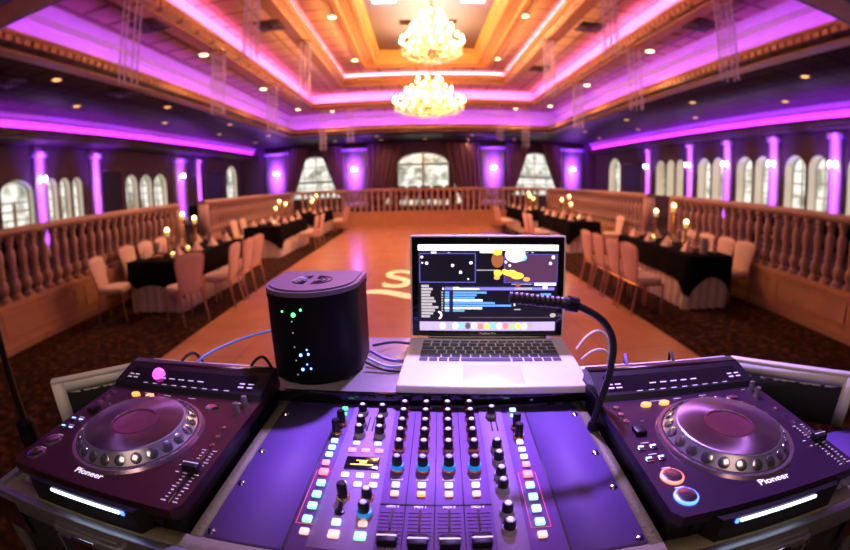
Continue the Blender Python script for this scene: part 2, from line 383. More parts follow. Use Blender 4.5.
# ---- pilasters, each washed by a real violet up-light and carrying a sconce
PIL = []
def pilaster(x, y, n, w, ztop):
    """n = inward normal (nx,ny)"""
    k = len(PIL) + 1
    tx, ty = -n[1], n[0]
    mb = MB(); X = T(x, y, 0) @ Matrix(((tx, n[0], 0, 0), (ty, n[1], 0, 0), (0, 0, 1, 0), (0, 0, 0, 1)))
    p = .14 if n[1] else .07
    mb.box(-w / 2, w / 2, 0, p, TZ, ztop, 0, X); mb.box(-w / 2 - .05, w / 2 + .05, 0, p + .04, TZ, TZ + .25, 0, X); mb.box(-w / 2 - .05, w / 2 + .05, 0, p + .04, ztop - .14, ztop, 0, X)
    o = struct('trim_%d' % k, mb, M['wallp'], ang=None)
    PIL.append((x, y, n, w, ztop)); return o
def sconce(x, y, z, n, label, group):
    tx, ty = n[1], -n[0]
    t = thing('wall_sconce', label, 'wall light', (x, y, z), math.atan2(ty, tx), group)
    part('backplate', MB().lathe([(.05, 0), (.06, .01), (.02, .03)], 12, X=RX(-PI / 2)), M['gold'], t)
    for s in (-1, 1):
        a = part('arm', MB().tube([(0, .02, 0), (s * .04, .08, -.05), (s * .09, .11, -.03), (s * .09, .11, .03)], .008, 6), M['gold'], t)
        link('bulb', SB, a, None, (s * .09, .11, .03))
    return t
SB = MB().lathe([(.014, 0), (.034, .03), (.04, .06), (.028, .1), (.004, .13)], 10).mesh('bulb', M['sbulb'])
VIO = (.16, .018, 1.)
def wash(x, y, n, ztop, e, zl=TZ + .23):
    lamp('uplight_lamp', 'SPOT', (x + n[0] * .85, y + n[1] * .85, zl), e, VIO, aim=(x + n[0] * .14, y + n[1] * .14, zl + 2.3), spot_size=.86, spot_blend=1., shadow_soft_size=.05)
for i, y in enumerate((4.3, 6.4, 8.42, 10.35, 12.3, 15.15)):
    pilaster(XR, y, (-1, 0), .38, 3.2); sconce(XR - .07, y, 2.4, (-1, 0), 'brass two-bulb sconce on the right window wall, %s pilaster from the booth' % ORD[i], 'sconces on the window wall pilasters')
    wash(XR - .14, y, (-1, 0), 3.2, 900)
for i, y in enumerate((7.62, 9.75, 14.5, 15.95)):
    pilaster(XL, y, (1, 0), .4 if i != 2 else .9, 3.1)
    if i in (0, 2): sconce(XL + .07, y, 2.35, (1, 0), 'brass two-bulb sconce on the pilaster beside the %s' % ('arched double door' if i == 0 else 'far trio of arched windows'), 'sconces on the left wall pilasters')
    wash(XL + .14, y, (1, 0), 3.1, 1000)
for i, x in enumerate((-7.0, -3.08, 3.6, 7.62)):
    pilaster(x, YF, (0, -1), 1.15, 3.5); sconce(x, YF - .14, 2.35, (0, -1), 'brass two-bulb sconce on the %s violet pilaster of the far wall from the left' % ORD[i], 'sconces on the far wall')
    wash(x, YF - .14, (0, -1), 3.5, 3000)
for (x, y, n, w, zt) in PIL:       # unseen area lamps added for the violet column, points for its core
    far = n[1] != 0
    lamp('pilaster_halo', 'AREA', (x + n[0] * (.5 if far else .30), y + n[1] * .5, 2.25 if far else 2.0), 50 if far else 20, (.30, .045, 1.), shape='RECTANGLE', spread=3.14 if far else 1.25, size=w * .5, size_y=1.6 if far else 2.3, rot=Vector((-n[0], -n[1], 0)).to_track_quat('-Z', 'Y').to_euler())
    lamp('pilaster_halo', 'POINT', (x + n[0] * .36, y + n[1] * .36, 2.45), 9 if far else 2, (.9, .3, 1), shadow_soft_size=.06)

# ---- drapes on the far wall
def drape(label, xo, xi_top, xi_bot, z0, z1, tie=None):
    def fn(u, v):
        z = z0 + (z1 - z0) * v
        xi = xi_bot + (xi_top - xi_bot) * (v ** .8)
        x = xo + (xi - xo) * u
        return (x, YF - .14 - .045 * math.sin(u * 38) - .02 * math.sin(u * 9 + v * 3), z)
    mb = MB().sheet(fn, 60, 12)
    o = link('curtain', mb.mesh('curtain', M['drape'], None)); tag(o, label, 'curtain', None)
drape('brown drape left of the arched far window near the left corner', -6.55, -5.3, -6.3, 1.0, 3.62)
drape('brown drape right of the arched far window near the left corner', -3.6, -4.8, -3.72, 1.0, 3.62)
drape('wide brown drape on the left of the central glazed doors', -2.45, -.75, -1.55, .9, 3.62)
drape('wide brown drape on the right of the central glazed doors', 2.95, 1.2, 2.0, .9, 3.62)
drape('brown drape left of the arched far window near the right corner', 4.3, 5.45, 4.45, 1.0, 3.62)
drape('brown drape right of the arched far window near the right corner', 7.2, 6.0, 7.0, 1.0, 3.62)
# narrow bright side lights beside the central doors
for a, b in ((-1.75, -1.3), (1.7, 2.15)):
    p = [(a, .7), (b, .7), (b, 1.95), (a, 1.95)]
    window(p, T(0, YF - .16, 0), .14, 0, 2, head=False)

# ---- ceilings: three nested trays and a grey centre panel
TC = .15
T1 = (-4.95, 5.2, 3.2, 16.5); T2 = (-3.85, 4.25, 3.9, 15.55); T3 = (-2.45, 2.95, 4.6, 14.25); T4 = (-1.25, 1.85, 5.2, 13.1)
Z1, Z2, Z3, Z4 = 3.77, 4.57, 5.12, 5.9
def frame_slab(mb, o, i, z0, z1, mi=0):
    """rectangular ring between outer o and inner i (x0,x1,y0,y1)"""
    mb.box(o[0], i[0], o[2], o[3], z0, z1, mi); mb.box(i[1], o[1], o[2], o[3], z0, z1, mi)
    mb.box(i[0], i[1], o[2], i[2], z0, z1, mi); mb.box(i[0], i[1], i[3], o[3], z0, z1, mi)
def grow(r, d): return (r[0] - d, r[1] + d, r[2] - d, r[3] + d)
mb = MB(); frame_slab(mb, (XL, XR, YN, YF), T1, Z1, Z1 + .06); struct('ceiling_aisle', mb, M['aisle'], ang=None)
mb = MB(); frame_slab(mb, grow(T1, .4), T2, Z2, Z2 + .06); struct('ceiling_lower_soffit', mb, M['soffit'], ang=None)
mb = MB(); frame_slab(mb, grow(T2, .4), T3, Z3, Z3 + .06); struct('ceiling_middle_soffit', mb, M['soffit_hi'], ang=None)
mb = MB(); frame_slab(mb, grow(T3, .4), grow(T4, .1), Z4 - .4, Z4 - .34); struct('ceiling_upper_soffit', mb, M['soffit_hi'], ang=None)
def ring(mb, r, prof, mi=0):
    """sweep (outward offset, z) profile round the rectangle r with mitred corners"""
    n = len(prof); vs = []
    for d, z in prof:
        vs += [(r[0] - d, r[2] - d, z), (r[1] + d, r[2] - d, z), (r[1] + d, r[3] + d, z), (r[0] - d, r[3] + d, z)]
    mb.add(vs, [(k * 4 + i, (k + 1) * 4 + i, (k + 1) * 4 + (i + 1) % 4, k * 4 + (i + 1) % 4) for k in range(n - 1) for i in range(4)], mi)
def cornice(name, r, zb, m, dent=True, hgt=.26):
    mb = MB(); z = zb - .03
    ring(mb, r, [(.40, zb - .004), (.18, z), (.10, z), (.10, z + .04), (.05, z + .06), (.05, z + .10), (.09, z + .11), (.09, z + .19), (.02, z + .21), (0, z + .24), (0, z + hgt), (.05, z + hgt), (.05, z + .2), (.36, z + .2)])
    if dent:
        s = .17
        for x in (r[0] - .06, r[1] + .06):
            n = int((r[3] - r[2]) / s)
            for i in range(n): y = r[2] + (i + .5) * s; mb.box(x - .035, x + .035, y - .05, y + .05, z + .11, z + .19)
        for y in (r[2] - .06, r[3] + .06):
            n = int((r[1] - r[0]) / s)
            for i in range(n): x = r[0] + (i + .5) * s; mb.box(x - .05, x + .05, y - .035, y + .035, z + .11, z + .19)
    return struct(name, mb, m, ang=.3)
cornice('trim_lower_cornice', T1, Z1, M['cornice'])
cornice('trim_middle_cornice', T2, Z2, M['cornice'])
cornice('trim_upper_cornice', T3, Z3, M['cornice'], True, .3)
# cove faces: stepped plaster from the trough up to the next soffit
def cove(name, r, z0, z1, m):
    mb = MB(); h = z1 - z0
    ring(mb, r, [(.36, z0 - .08), (.36, z0 + h * .30), (.33, z0 + h * .33), (.33, z0 + h * .55), (.28, z0 + h * .60), (.28, z0 + h * .82), (.18, z0 + h * .9), (.10, z1 + .01)])
    struct(name, mb, m, ang=.3)
cove('ceiling_lower_cove', T1, Z1 + .2, Z2, M['plaster'])
cove('ceiling_middle_cove', T2, Z2 + .2, Z3, M['plaster'])
cove('ceiling_upper_cove', T3, Z3 + .2, Z4 - .4, M['plaster'])
# amber frame round the grey centre panel
mb = MB(); ring(mb, T4, [(.52, Z4 - .404), (.50, Z4 - .44), (.42, Z4 - .46), (.36, Z4 - .46), (.33, Z4 - .43), (.12, Z4 - .43), (.08, Z4 - .46), (0, Z4 - .46), (0, Z4 - .1), (-.08, Z4 - .06), (-.08, Z4 + .01)])
struct('trim_centre_frame', mb, M['orange'], ang=.3)
struct('ceiling_centre_panel', MB().box(T4[0] - .1, T4[1] + .1, T4[2] - .1, T4[3] + .1, Z4, Z4 + .06), M['panel'], ang=None)
k = 0
for x in (-.72, 1.28):
    for y in (6.6, 9.15):
        k += 1
        t = thing('ceiling_light_panel', 'square white light panel in the grey centre ceiling, %s end, %s side' % ('far' if y > 8 else 'near', 'left' if x < 0 else 'right'), 'ceiling light', (x, y, Z4), 0, 'light panels in the centre ceiling')
        f = MB(); frame_slab(f, (-.30, .30, -.30, .30), (-.26, .26, -.26, .26), -.03, 0); part('light_frame', f, M['panel'], t, ang=None)
        part('diffuser', MB().box(-.26, .26, -.26, .26, -.02, 0), M['skylight'], t, ang=None)
for x_ in (T4[0] + .03, T4[1] - .03):
    lamp('panel_fill', 'AREA', (x_, 9.2, Z4 - .42), 30, (.72, .74, 1.), shape='RECTANGLE', size=.06, size_y=7.5, aim=(.3, 9.2, Z4 + .25))  # added cool fill to lift the grey panel, no fixture on the frame
# cove light tapes: slim strips lying in each trough, plus the light they throw
def tapes(r, z, m, col, e, cat):
    d = .12
    for (x, y, sx, sy, lab) in ((r[0] - d, (r[2] + r[3]) / 2, .03, r[3] - r[2], 'left side'), (r[1] + d, (r[2] + r[3]) / 2, .03, r[3] - r[2], 'right side'),
                                ((r[0] + r[1]) / 2, r[3] + d, r[1] - r[0], .03, 'far side'), ((r[0] + r[1]) / 2, r[2] - d, r[1] - r[0], .03, 'booth side')):
        o = link('light_tape', MB().box(-sx / 2, sx / 2, -sy / 2, sy / 2, 0, .012).mesh('light_tape', m, None), None, None, (x, y, z)); tag(o, 'glowing light tape along the %s of the %s ceiling cove' % (lab, cat), 'light strip', 'light tapes in the ceiling coves')
        L = max(sx, sy)
        ax = (1 if 'right' in lab else -1 if 'left' in lab else 0, 1 if 'far' in lab else -1 if 'booth' in lab else 0)
        l = lamp('tape_lamp', 'AREA', (x, y, z + .03), e * L, col, shape='RECTANGLE', size=sx if sx > .1 else .04, size_y=sy if sy > .1 else .04, aim=(x + ax[0] * .6, y + ax[1] * .6, z + .75))
        # keep the long side along the cove
        dirv = Vector((ax[0] * .6, ax[1] * .6, .72)).normalized(); long = Vector((0, 1, 0)) if sy > sx else Vector((1, 0, 0))
        zz = -dirv; xx = long; yy = zz.cross(xx).normalized()
        l.data.size = L; l.data.size_y = .04
        l.rotation_euler = Matrix((xx, yy, zz)).transposed().to_euler()
tapes(T1, Z1 + .19, M['led'], (.42, .04, 1.), 5.0, 'lowest')
tapes(T2, Z2 + .19, M['ledp'], (1., .17, .74), 10, 'middle')
tapes(T3, Z3 + .19, M['ledp'], (1., .28, .46), 16, 'highest')

# ---- lit cornices along the outer edge of each aisle ceiling
def side_cove(sx, xs, xw, lab):
    """sx=-1 left, +1 right. Stepped cornice dropping from the aisle ceiling to a dark beam."""
    prof = [(xs + sx * d, Z1 - h) for d, h in ((0, 0), (.02, .03), (.09, .09), (.09, .14), (.16, .20), (.16, .25), (.24, .36))]
    y0, y1 = YN, YF
    mb = MB(); n = len(prof)
    mb.add([(x, y, z) for x, z in prof for y in (y0, y1)], [(2 * i, 2 * i + 1, 2 * i + 3, 2 * i + 2) for i in range(n - 1)])
    struct('ceiling_side_cove_%s' % lab, mb, M['plaster'], ang=.3)
    low = MB(); xb = xs + sx * .06
    pr2 = [(xb + sx * .30, Z1 - .33), (xb + sx * .0, Z1 - .33), (xb, Z1 - .30), (xb - sx * .03, Z1 - .30), (xb - sx * .03, Z1 - .42), (xb + sx * .02, Z1 - .44), (xb + sx * .02, Z1 - .50), (xb + sx * .06, Z1 - .52), (xw, Z1 - .52)]
    low.add([(x, y, z) for x, z in pr2 for y in (y0, y1)], [(2 * i, 2 * i + 1, 2 * i + 3, 2 * i + 2) for i in range(len(pr2) - 1)])
    for i in range(int((y1 - y0) / .17)):
        y = y0 + (i + .5) * .17; low.box(min(xb - sx * .05, xb - sx * .02), max(xb - sx * .05, xb - sx * .02), y - .05, y + .05, Z1 - .42, Z1 - .36)
    struct('trim_side_beam_%s' % lab, low, M['beam'], ang=.3)
    o = link('light_tape', MB().box(-.02, .02, -(y1 - y0) / 2 + .05, (y1 - y0) / 2 - .05, 0, .014).mesh('light_tape', M['led'], None), None, None, (xb + sx * .06, (y0 + y1) / 2, Z1 - .325)); tag(o, 'glowing violet light tape along the cornice above the %s window wall' % lab, 'light strip', 'light tapes along the window walls')
    l = lamp('tape_lamp', 'AREA', (xb + sx * .05, (y0 + y1) / 2, Z1 - .29), 6 * (y1 - y0), (.46, .02, 1.), shape='RECTANGLE', size=y1 - y0 - .1, size_y=.03)
    dv = Vector((sx * .5, 0, .8)).normalized(); zz = -dv; xx = Vector((0, 1, 0)); yy = zz.cross(xx).normalized()
    l.rotation_euler = Matrix((xx, yy, zz)).transposed().to_euler()
side_cove(-1, -8.12, XL, 'left'); side_cove(1, 8.62, XR, 'right')

# ---- recessed lights
DLr = MB(); DLr.lathe([(.075, 0), (.105, 0), (.11, -.012), (.095, -.018), (.075, -.012), (.075, .0)], 16, cap=False); DLr_me = DLr.mesh('trim_ring', M['frame'])
DLl = MB().lathe([(.076, -.006), (.05, -.014), (.004, -.018)], 16, cap=False).mesh('lens', M['lamp'])
DLd = MB().lathe([(.076, -.006), (.05, -.014), (.004, -.018)], 16, cap=False).mesh('lens', M['lampd'])
def downlight(x, y, z, label, group, dim=False, e=0, s=1., col=(1, .50, .28)):
    t = thing('recessed_downlight', label, 'ceiling light', (x, y, z), 0, group); t.scale = (s, s, 1)
    link('trim_ring', DLr_me, t); link('lens', DLd if dim else DLl, t)
    if e: lamp('downlight_lamp', 'SPOT', (x, y, z - .04), e, col, aim=(x, y, 0), spot_size=2.3, spot_blend=.9, shadow_soft_size=.08)
for side, xs, nm in ((-1, (-5.75, -7.0), 'left'), (1, (6.5, 7.9), 'right')):
    for r, x in enumerate(xs):
        for i in range(4):
            y = (5.28 if r == 0 else 7.05) + i * 3.53
            downlight(x, y, Z1, 'amber recessed light, %s from the booth, %s row over the %s aisle' % (ORD[i], 'inner' if r == 0 else 'outer', nm), 'recessed lights over the aisles', True, 125 if r == 0 else 45)
for side, x, nm in ((-1, -4.35, 'left'), (1, 4.85, 'right')):
    for i, y in enumerate((8.0, 11.6, 15.2)):
        downlight(x, y, Z2, 'bright recessed light, %s from the booth on the lowest soffit, %s side' % (ORD[i], nm), 'recessed lights on the lowest soffit', False, 170, 1.25)
for x, nm in ((-3.25, 'left'), (3.75, 'right')): downlight(x, 16.1, Z2, 'bright recessed light on the far end of the lowest soffit, %s of the chandeliers' % nm, 'recessed lights on the lowest soffit', False, 150, 1.2)
for x, nm in ((-1.85, 'left'), (2.42, 'right')):
    for i, y in enumerate((9.15, 12.65)):
        downlight(x, y, Z4 - .4, 'bright recessed light, %s from the booth on the highest soffit, %s side' % (ORD[i], nm), 'recessed lights on the highest soffit', False, 200, 1.3)
for i, (x, y) in enumerate(((-3.8, 19.4), (-1.75, 18.2), (-1.72, 19.8), (.32, 19.8), (2.39, 20.2), (2.33, 18.3), (4.48, 19.6))):
    downlight(x, y, Z1, 'small amber recessed light over the far terrace, %s from the left' % ORD[i], 'recessed lights over the far terrace', True, 30)
# air vents
def vent(x, y, z, label):
    t = thing('ceiling_vent', label, 'air vent', (x, y, z), 0, 'square air vents in the ceiling')
    if z == Z4: t.scale = (.55, .55, 1)
    f = MB()
    for k in range(4):
        a = .27 - k * .06; frame_slab(f, (-a, a, -a, a), (-a + .03, a - .03, -a + .03, a - .03), -.03 - k * .004, 0)
    part('grille', f, M['vent'], t, ang=None)
    part('duct_plate', MB().box(-.27, .27, -.27, .27, -.006, 0), M['dark'], t, ang=None)
vent(-4.35, 6.0, Z2, 'dark square vent on the lowest soffit, left side'); vent(4.85, 6.15, Z2, 'dark square vent on the lowest soffit, right side')
vent(-3.0, 8.3, Z3, 'dark square vent on the middle soffit, left side'); vent(3.7, 8.5, Z3, 'dark square vent on the middle soffit, right side')
for x_, n_ in ((-.28, 'left'), (.88, 'right')): vent(x_, 10.7, Z4, 'small dark vent in the grey centre ceiling behind the chandeliers, %s one' % n_)
vent(-6.3, 4.6, Z1, 'dark square vent over the left aisle'); vent(-5.6, 6.9, Z1, 'dark square vent over the left aisle, farther from the booth')
vent(3.6, 12.2, Z3, 'dark square vent at the far end of the middle soffit, right side')

# ---- chandeliers
def chandelier(x, y, z0, R, hgt, label, cat_g, energy):
    t = thing('chandelier', label, 'chandelier', (x, y, z0), 0, None)
    part('stem', MB().lathe([(.02, 0), (.09, .05), (.05, .12), (.16, .2), (.10, .3), (.04, .42), (.12, .52), (.06, .62), (.03, .8), (.07, .9), (.02, hgt)], 14), M['gold'], t)
    part('chain', MB().tube([(0, 0, hgt), (0, 0, Z4 - z0 - .05)], .018, 6), M['gold'], t)
    part('ceiling_rose', MB().lathe([(.04, -.09), (.14, -.03), (.15, 0)], 14, (0, 0, Z4 - z0)), M['gold'], t)
    bm_ = MB().lathe([(.012, 0), (.032 , .02), (.038, .045), (.026, .085), (.004, .12)], 9).mesh('bulb', M['bulb'])
    for n, rr, za, ph in ((18, R, .34, 0), (14, R * .8, .20, .1), (12, R * .66, .62, .2), (7, R * .36, .9, .1)):
        for i in range(n):
            a = 2 * PI * i / n + ph; c, s = math.cos(a), math.sin(a)
            arm = part('arm', MB().tube([(c * .05, s * .05, za - .06), (c * rr * .35, s * rr * .35, za - .17), (c * rr * .75, s * rr * .75, za - .14), (c * rr, s * rr, za - .03), (c * rr, s * rr, za)], .012, 5), M['gold'], t)
            link('bulb', bm_, arm, None, (c * rr, s * rr, za))
    cr = MB()
    def drop(px, py, pz, r=.022, l=.075):
        cr.add([(px, py, pz), (px + r, py, pz - l * .4), (px, py + r, pz - l * .4), (px - r, py, pz - l * .4), (px, py - r, pz - l * .4), (px, py, pz - l)],
               [(0, 2, 1), (0, 3, 2), (0, 4, 3), (0, 1, 4), (5, 1, 2), (5, 2, 3), (5, 3, 4), (5, 4, 1)])
    for rr, zz, n in ((R * .98, .26, 40), (R * .82, .2, 34), (R * .65, .5, 30), (R * .5, .14, 26), (R * .33, .8, 20), (R * .28, .06, 18), (R * .75, .36, 30), (R * .5, .7, 24)):
        for i in range(n):
            a = 2 * PI * i / n + rr; drop(rr * math.cos(a), rr * math.sin(a), zz + random.uniform(-.03, .03)); drop(rr * math.cos(a), rr * math.sin(a), zz - .08 + random.uniform(-.03, .03))
    cdp = part('crystal_drops', cr, M['crystal'], t, ang=None); cdp['kind'] = 'stuff'
    for zz in (.25, .6, .95):
        lamp('chandelier_lamp', 'POINT', (x, y, z0 + zz), energy, (1, .43, .13), shadow_soft_size=R * .5)
chandelier(.30, 8.2, 4.10, .60, 1.15, 'glittering crystal chandelier hanging nearer the booth, upper of the two in view', 'c', 270)
chandelier(.30, 11.0, 3.44, .90, 1.15, 'wide glittering crystal chandelier hanging farther from the booth, lower of the two in view', 'c', 330)

# ---- hanging crystal bead columns
ST = {}
def strand_mesh(L):
    k = round(L, 1)
    if k not in ST:
        mb = MB(); n = int(L / .05)
        mb.tube([(0, 0, 0), (0, 0, -L)], .003, 4)
        for i in range(n): mb.ball((0, 0, -.03 - i * .05), .016 if i % 3 else .02, 6)
        ST[k] = mb.mesh('bead_strand', M['bead'])
    return ST[k]
def bead_column(x, y, z1, L, label, r=.13, n=8):
    t = thing('bead_column', label, 'hanging crystal', (x, y, z1), 0, 'crystal bead columns under the ceiling')
    part('hanging_ring', MB().lathe([(r - .02, 0), (r + .02, 0), (r + .02, -.03), (r - .02, -.03), (r - .02, 0)], 16, cap=False), M['gold'], t)
    for i in range(n):
        a = 2 * PI * i / n + .3; link('bead_strand', strand_mesh(L), t, None, (r * math.cos(a), r * math.sin(a), -.02))
for i, y in enumerate((5.0, 7.9, 11.2)):
    bead_column(-3.95, y, Z2 - .03, 1.25 if i == 0 else 1.3, 'crystal bead column under the middle cornice, %s from the booth on the left' % ORD[i], .14)
    bead_column(4.40, y, Z2 - .03, 1.25 if i == 0 else 1.3, 'crystal bead column under the middle cornice, %s from the booth on the right' % ORD[i], .14)
for i, y in enumerate((6.2, 9.5)):
    bead_column(-2.55, y, Z3 - .03, 1.4, 'crystal bead column under the highest cornice, %s from the booth on the left' % ORD[i], .12)
    bead_column(3.05, y, Z3 - .03, 1.4, 'crystal bead column under the highest cornice, %s from the booth on the right' % ORD[i], .12)
for i, x in enumerate((-3.52, -2.48, 3.03, 4.02)):
    bead_column(x, 15.62, Z2 - .03, 1.5 if i in (0, 3) else 1.25, 'column of crystal bead strands at the far end of the ceiling, %s from the left' % ORD[i], .12, 6)

# ---- balustrades
BAL = MB().lathe([(.075, 0), (.075, .06), (.052, .075), (.044, .10), (.068, .14), (.078, .19), (.068, .24), (.044, .28), (.040, .295), (.056, .305), (.056, .325), (.044, .34), (.044, .36), (.056, .44), (.068, .53), (.070, .58), (.056, .63), (.040, .665), (.038, .68), (.056, .69), (.056, .71), (.044, .725), (.06, .74), (.074, .755), (.074, .81)], 12)
BAL_me = BAL.mesh('baluster', M['wood'])
def balustrade(p0, p1, label, sp=.205, posts=(1, 1)):
    d = Vector((p1[0] - p0[0], p1[1] - p0[1])); L = d.length
    t = thing('balustrade', label, 'balustrade', (p0[0], p0[1], 0), math.atan2(d.y, d.x), 'painted balustrades round the dance hall')
    pl = MB(); pl.box(0, L, -.09, .09, .1, .55); pl.box(0, L, -.13, .13, 0, .09); pl.box(0, L, -.105, .105, .09, .12)
    pl.box(0, L, -.12, .12, .53, .57); pl.box(0, L, -.10, .10, .57, .6)
    n = max(1, round(L / 1.55))
    for i in range(n):
        a, b = L * i / n + .1, L * (i + 1) / n - .1
        for s in (-1, 1):
            y0, y1 = sorted((s * .09, s * .105))
            pl.box(a, b, y0, y1, .18, .205); pl.box(a, b, y0, y1, .46, .485); pl.box(a, a + .025, y0, y1, .205, .46); pl.box(b - .025, b, y0, y1, .205, .46)
    part('plinth', pl, M['woodp'], t, ang=.3)
    rl = MB(); prof = [(-.07, 1.40), (-.10, 1.42), (-.11, 1.45), (-.09, 1.49), (-.05, 1.51), (.05, 1.51), (.09, 1.49), (.11, 1.45), (.10, 1.42), (.07, 1.40)]
    q = len(prof); rl.add([(x, y, z) for x in (0, L) for y, z in prof], [(i, (i + 1) % q, q + (i + 1) % q, q + i) for i in range(q)] + [tuple(reversed(range(q))), tuple(range(q, 2 * q))])
    part('handrail', rl, M['wood'], t, ang=.5)
    nb = int((L - .2) / sp)
    for i in range(nb): link('baluster', BAL_me, t, None, ((L - (nb - 1) * sp) / 2 + i * sp, 0, .595))
    for k, x in enumerate((.07, L - .07)):
        if posts[k]:
            pm = MB().box(-.085, .085, -.11, .11, .58, 1.41); pm.box(-.1, .1, -.125, .125, .58, .66)
            part('newel_post', pm, M['wood'], t, loc=(x, 0, 0), ang=None)
balustrade((RL, 1.6), (RL, 8.05), 'painted balustrade beside the dinner table nearest the booth on the left aisle')
balustrade((RL, 9.2), (RL, RF - .11), 'painted balustrade along the farther left aisle, beyond the gap', .205)
balustrade((RR, 1.6), (RR, 7.7), 'painted balustrade beside the dinner table nearest the booth on the right aisle')
balustrade((RR, 8.65), (RR, RF - .11), 'painted balustrade along the farther right aisle, beyond the gap', .205)
balustrade((RL + .13, RF), (RR - .13, RF), 'painted balustrade closing the far end of the dance floor', .235, (0, 0))
# steps up through the two gaps
for x0, s, a, b, nm in ((RL, -1, 8.16, 9.1, 'left'), (RR, 1, 7.8, 8.56, 'right')):
    mb = MB()
    for i in range(3):
        xa, xb = sorted((x0 - s * (.62 - i * .26), x0 + s * .1)); mb.box(xa, xb, a, b, .2 * i, .2 * (i + 1) - .002)
    o = struct('trim_steps_%s' % nm, mb, M['carpet'], ang=None)

# ------------------------------------------------------------------ chairs
def make_chair_meshes():
    w = lambda t: .168 + .042 * (.5 - .5 * math.cos(PI * min(1, max(0, (t - .10) / .70))))
    def hw(t):
        if t < .80: return w(t)
        k = (t - .80) / .20; return w(.80) * max(0, 1 - k ** 3.2) ** .42 + .001
    tilt = .17
    def P(u, t, f):
        x = hw(t) * u; z = .46 + .46 * t; th = (.028 * (1 - abs(u) ** 3) + .008) * (1 if t < .9 else max(.25, (1 - t) / .1))
        return (x, -.205 - tilt * (z - .46) + f * th, z)
    bk = MB(); bk.sheet(lambda u, v: P(u * 2 - 1, v, 1), 14, 20); bk.sheet(lambda u, v: P(1 - u * 2, v, -.7), 14, 20)
    n = 24
    out = [P(-1, i / n, 0) for i in range(n + 1)] + [P(1, i / n, 0) for i in range(n, -1, -1)]
    fr = MB().tube([(x * 1.03, y - .004, z) for x, y, z in out], .012, 6)
    st = MB()
    def S(u, v):
        a = 2 * PI * u; r = [(.0, .50), (.6, .503), (.9, .49), (1., .465), (1., .43), (.92, .415), (.0, .415)]
        k = v * 6; i = min(5, int(k)); q = k - i
        rr = r[i][0] * (1 - q) + r[i + 1][0] * q; z = r[i][1] * (1 - q) + r[i + 1][1] * q
        c, s = math.cos(a), math.sin(a); e = .28
        return (rr * .212 * math.copysign(abs(c) ** (2 * e), c), .005 + rr * .212 * math.copysign(abs(s) ** (2 * e), s), z)
    st.sheet(S, 36, 18)
    sf = MB()
    for a, b in (((-.2, -.2, .405), (.2, -.2, .405)), ((.2, -.2, .405), (.2, .2, .405)), ((.2, .2, .405), (-.2, .2, .405)), ((-.2, .2, .405), (-.2, -.2, .405))): sf.tube([a, b], .013, 6)
    legs = []
    for sx in (-1, 1):
        legs.append(MB().tube([(sx * .195, .195, .41), (sx * .195, .2, .2), (sx * .195, .205, 0)], [.016, .013, .01], 7))
        legs.append(MB().tube([(sx * .135, -.205, .5), (sx * .17, -.2, .41), (sx * .185, -.235, .2), (sx * .19, -.27, 0)], [.012, .016, .013, .01], 7))
    return dict(backrest=bk.mesh('backrest', M['cushion'], None), back_frame=fr.mesh('back_frame', M['rose']), seat=st.mesh('seat', M['cushion'], None), seat_frame=sf.mesh('seat_frame', M['rose'])), [l.mesh('leg', M['rose']) for l in legs]
CH, CHL = make_chair_meshes()
def chair(x, y, face, label, group):
    """face = direction the sitter looks, radians from +X"""
    t = thing('banquet_chair', label, 'chair', (x, y, 0), face - PI / 2, group)
    for k, me in CH.items(): link(k, me, t)
    for me in CHL: link('leg', me, t)
# left aisle
G1 = 'chairs at the near left dinner table'
chair(-4.34, 4.90, .22, 'cream chair by the balustrade at the near left table, closest to the booth', G1)
chair(-4.63, 5.95, 0, 'cream chair by the balustrade at the near left table, second from the booth', G1)
chair(-4.63, 6.5, 0, 'cream chair by the balustrade at the near left table, third from the booth', G1)
chair(-4.63, 7.05, 0, 'cream chair by the balustrade at the near left table, fourth from the booth', G1)
chair(-3.13, 4.88, 2.62, 'cream chair angled at the near left table corner, back to the booth', G1)
for i, y in enumerate((5.62, 6.1, 6.62)): chair(-2.92 + (.0, .02, -.02)[i], y, PI + (.05, 0, -.1)[i], 'cream chair, dance floor side of the near left table, %s from the booth' % ORD[i], G1)
G2 = 'chairs at the second left dinner table'
chair(-4.62, 10.45, 0, 'cream chair by the balustrade at the second left table, closest to the booth', G2)
chair(-4.62, 11.05, 0, 'cream chair by the balustrade at the second left table, farther from the booth', G2)
for i, y in enumerate((10.85, 11.5)): chair(-2.95, y, PI, 'cream chair, dance floor side of the second left table, %s from the booth' % ORD[i], G2)
chair(-2.85, 14.55, PI, 'cream chair, dance floor side of the third left table, nearer the booth', 'chairs at the third left dinner table')
chair(-2.85, 15.2, PI, 'cream chair, dance floor side of the third left table, farther from the booth', 'chairs at the third left dinner table')
G3 = 'chairs at the near right dinner table'
for i, y in enumerate((4.93, 5.41, 5.89, 6.37)): chair(2.93, y, (.06, 0, -.03, 0)[i], 'cream chair, dance floor side of the near right table, %s from the booth' % ORD[i], G3)
for i, y in enumerate((5.2, 5.7, 6.25, 6.8)): chair(4.73, y, PI + (.1, 0, 0, 0)[i], 'cream chair by the balustrade at the near right table, %s from the booth' % ORD[i], G3)
G4 = 'chairs at the second right dinner table'
for i, y in enumerate((10.0, 10.5)): chair(2.95, y, 0, 'cream chair, dance floor side of the second right table, %s from the booth' % ORD[i], G4)
chair(4.73, 9.75, PI, 'cream chair by the balustrade at the second right table', G4)
chair(2.8, 13.4, 0, 'cream chair, dance floor side of the third right table, nearer the booth', 'chairs at the third right dinner table')
chair(2.8, 14.0, 0, 'cream chair, dance floor side of the third right table, farther from the booth', 'chairs at the third right dinner table')

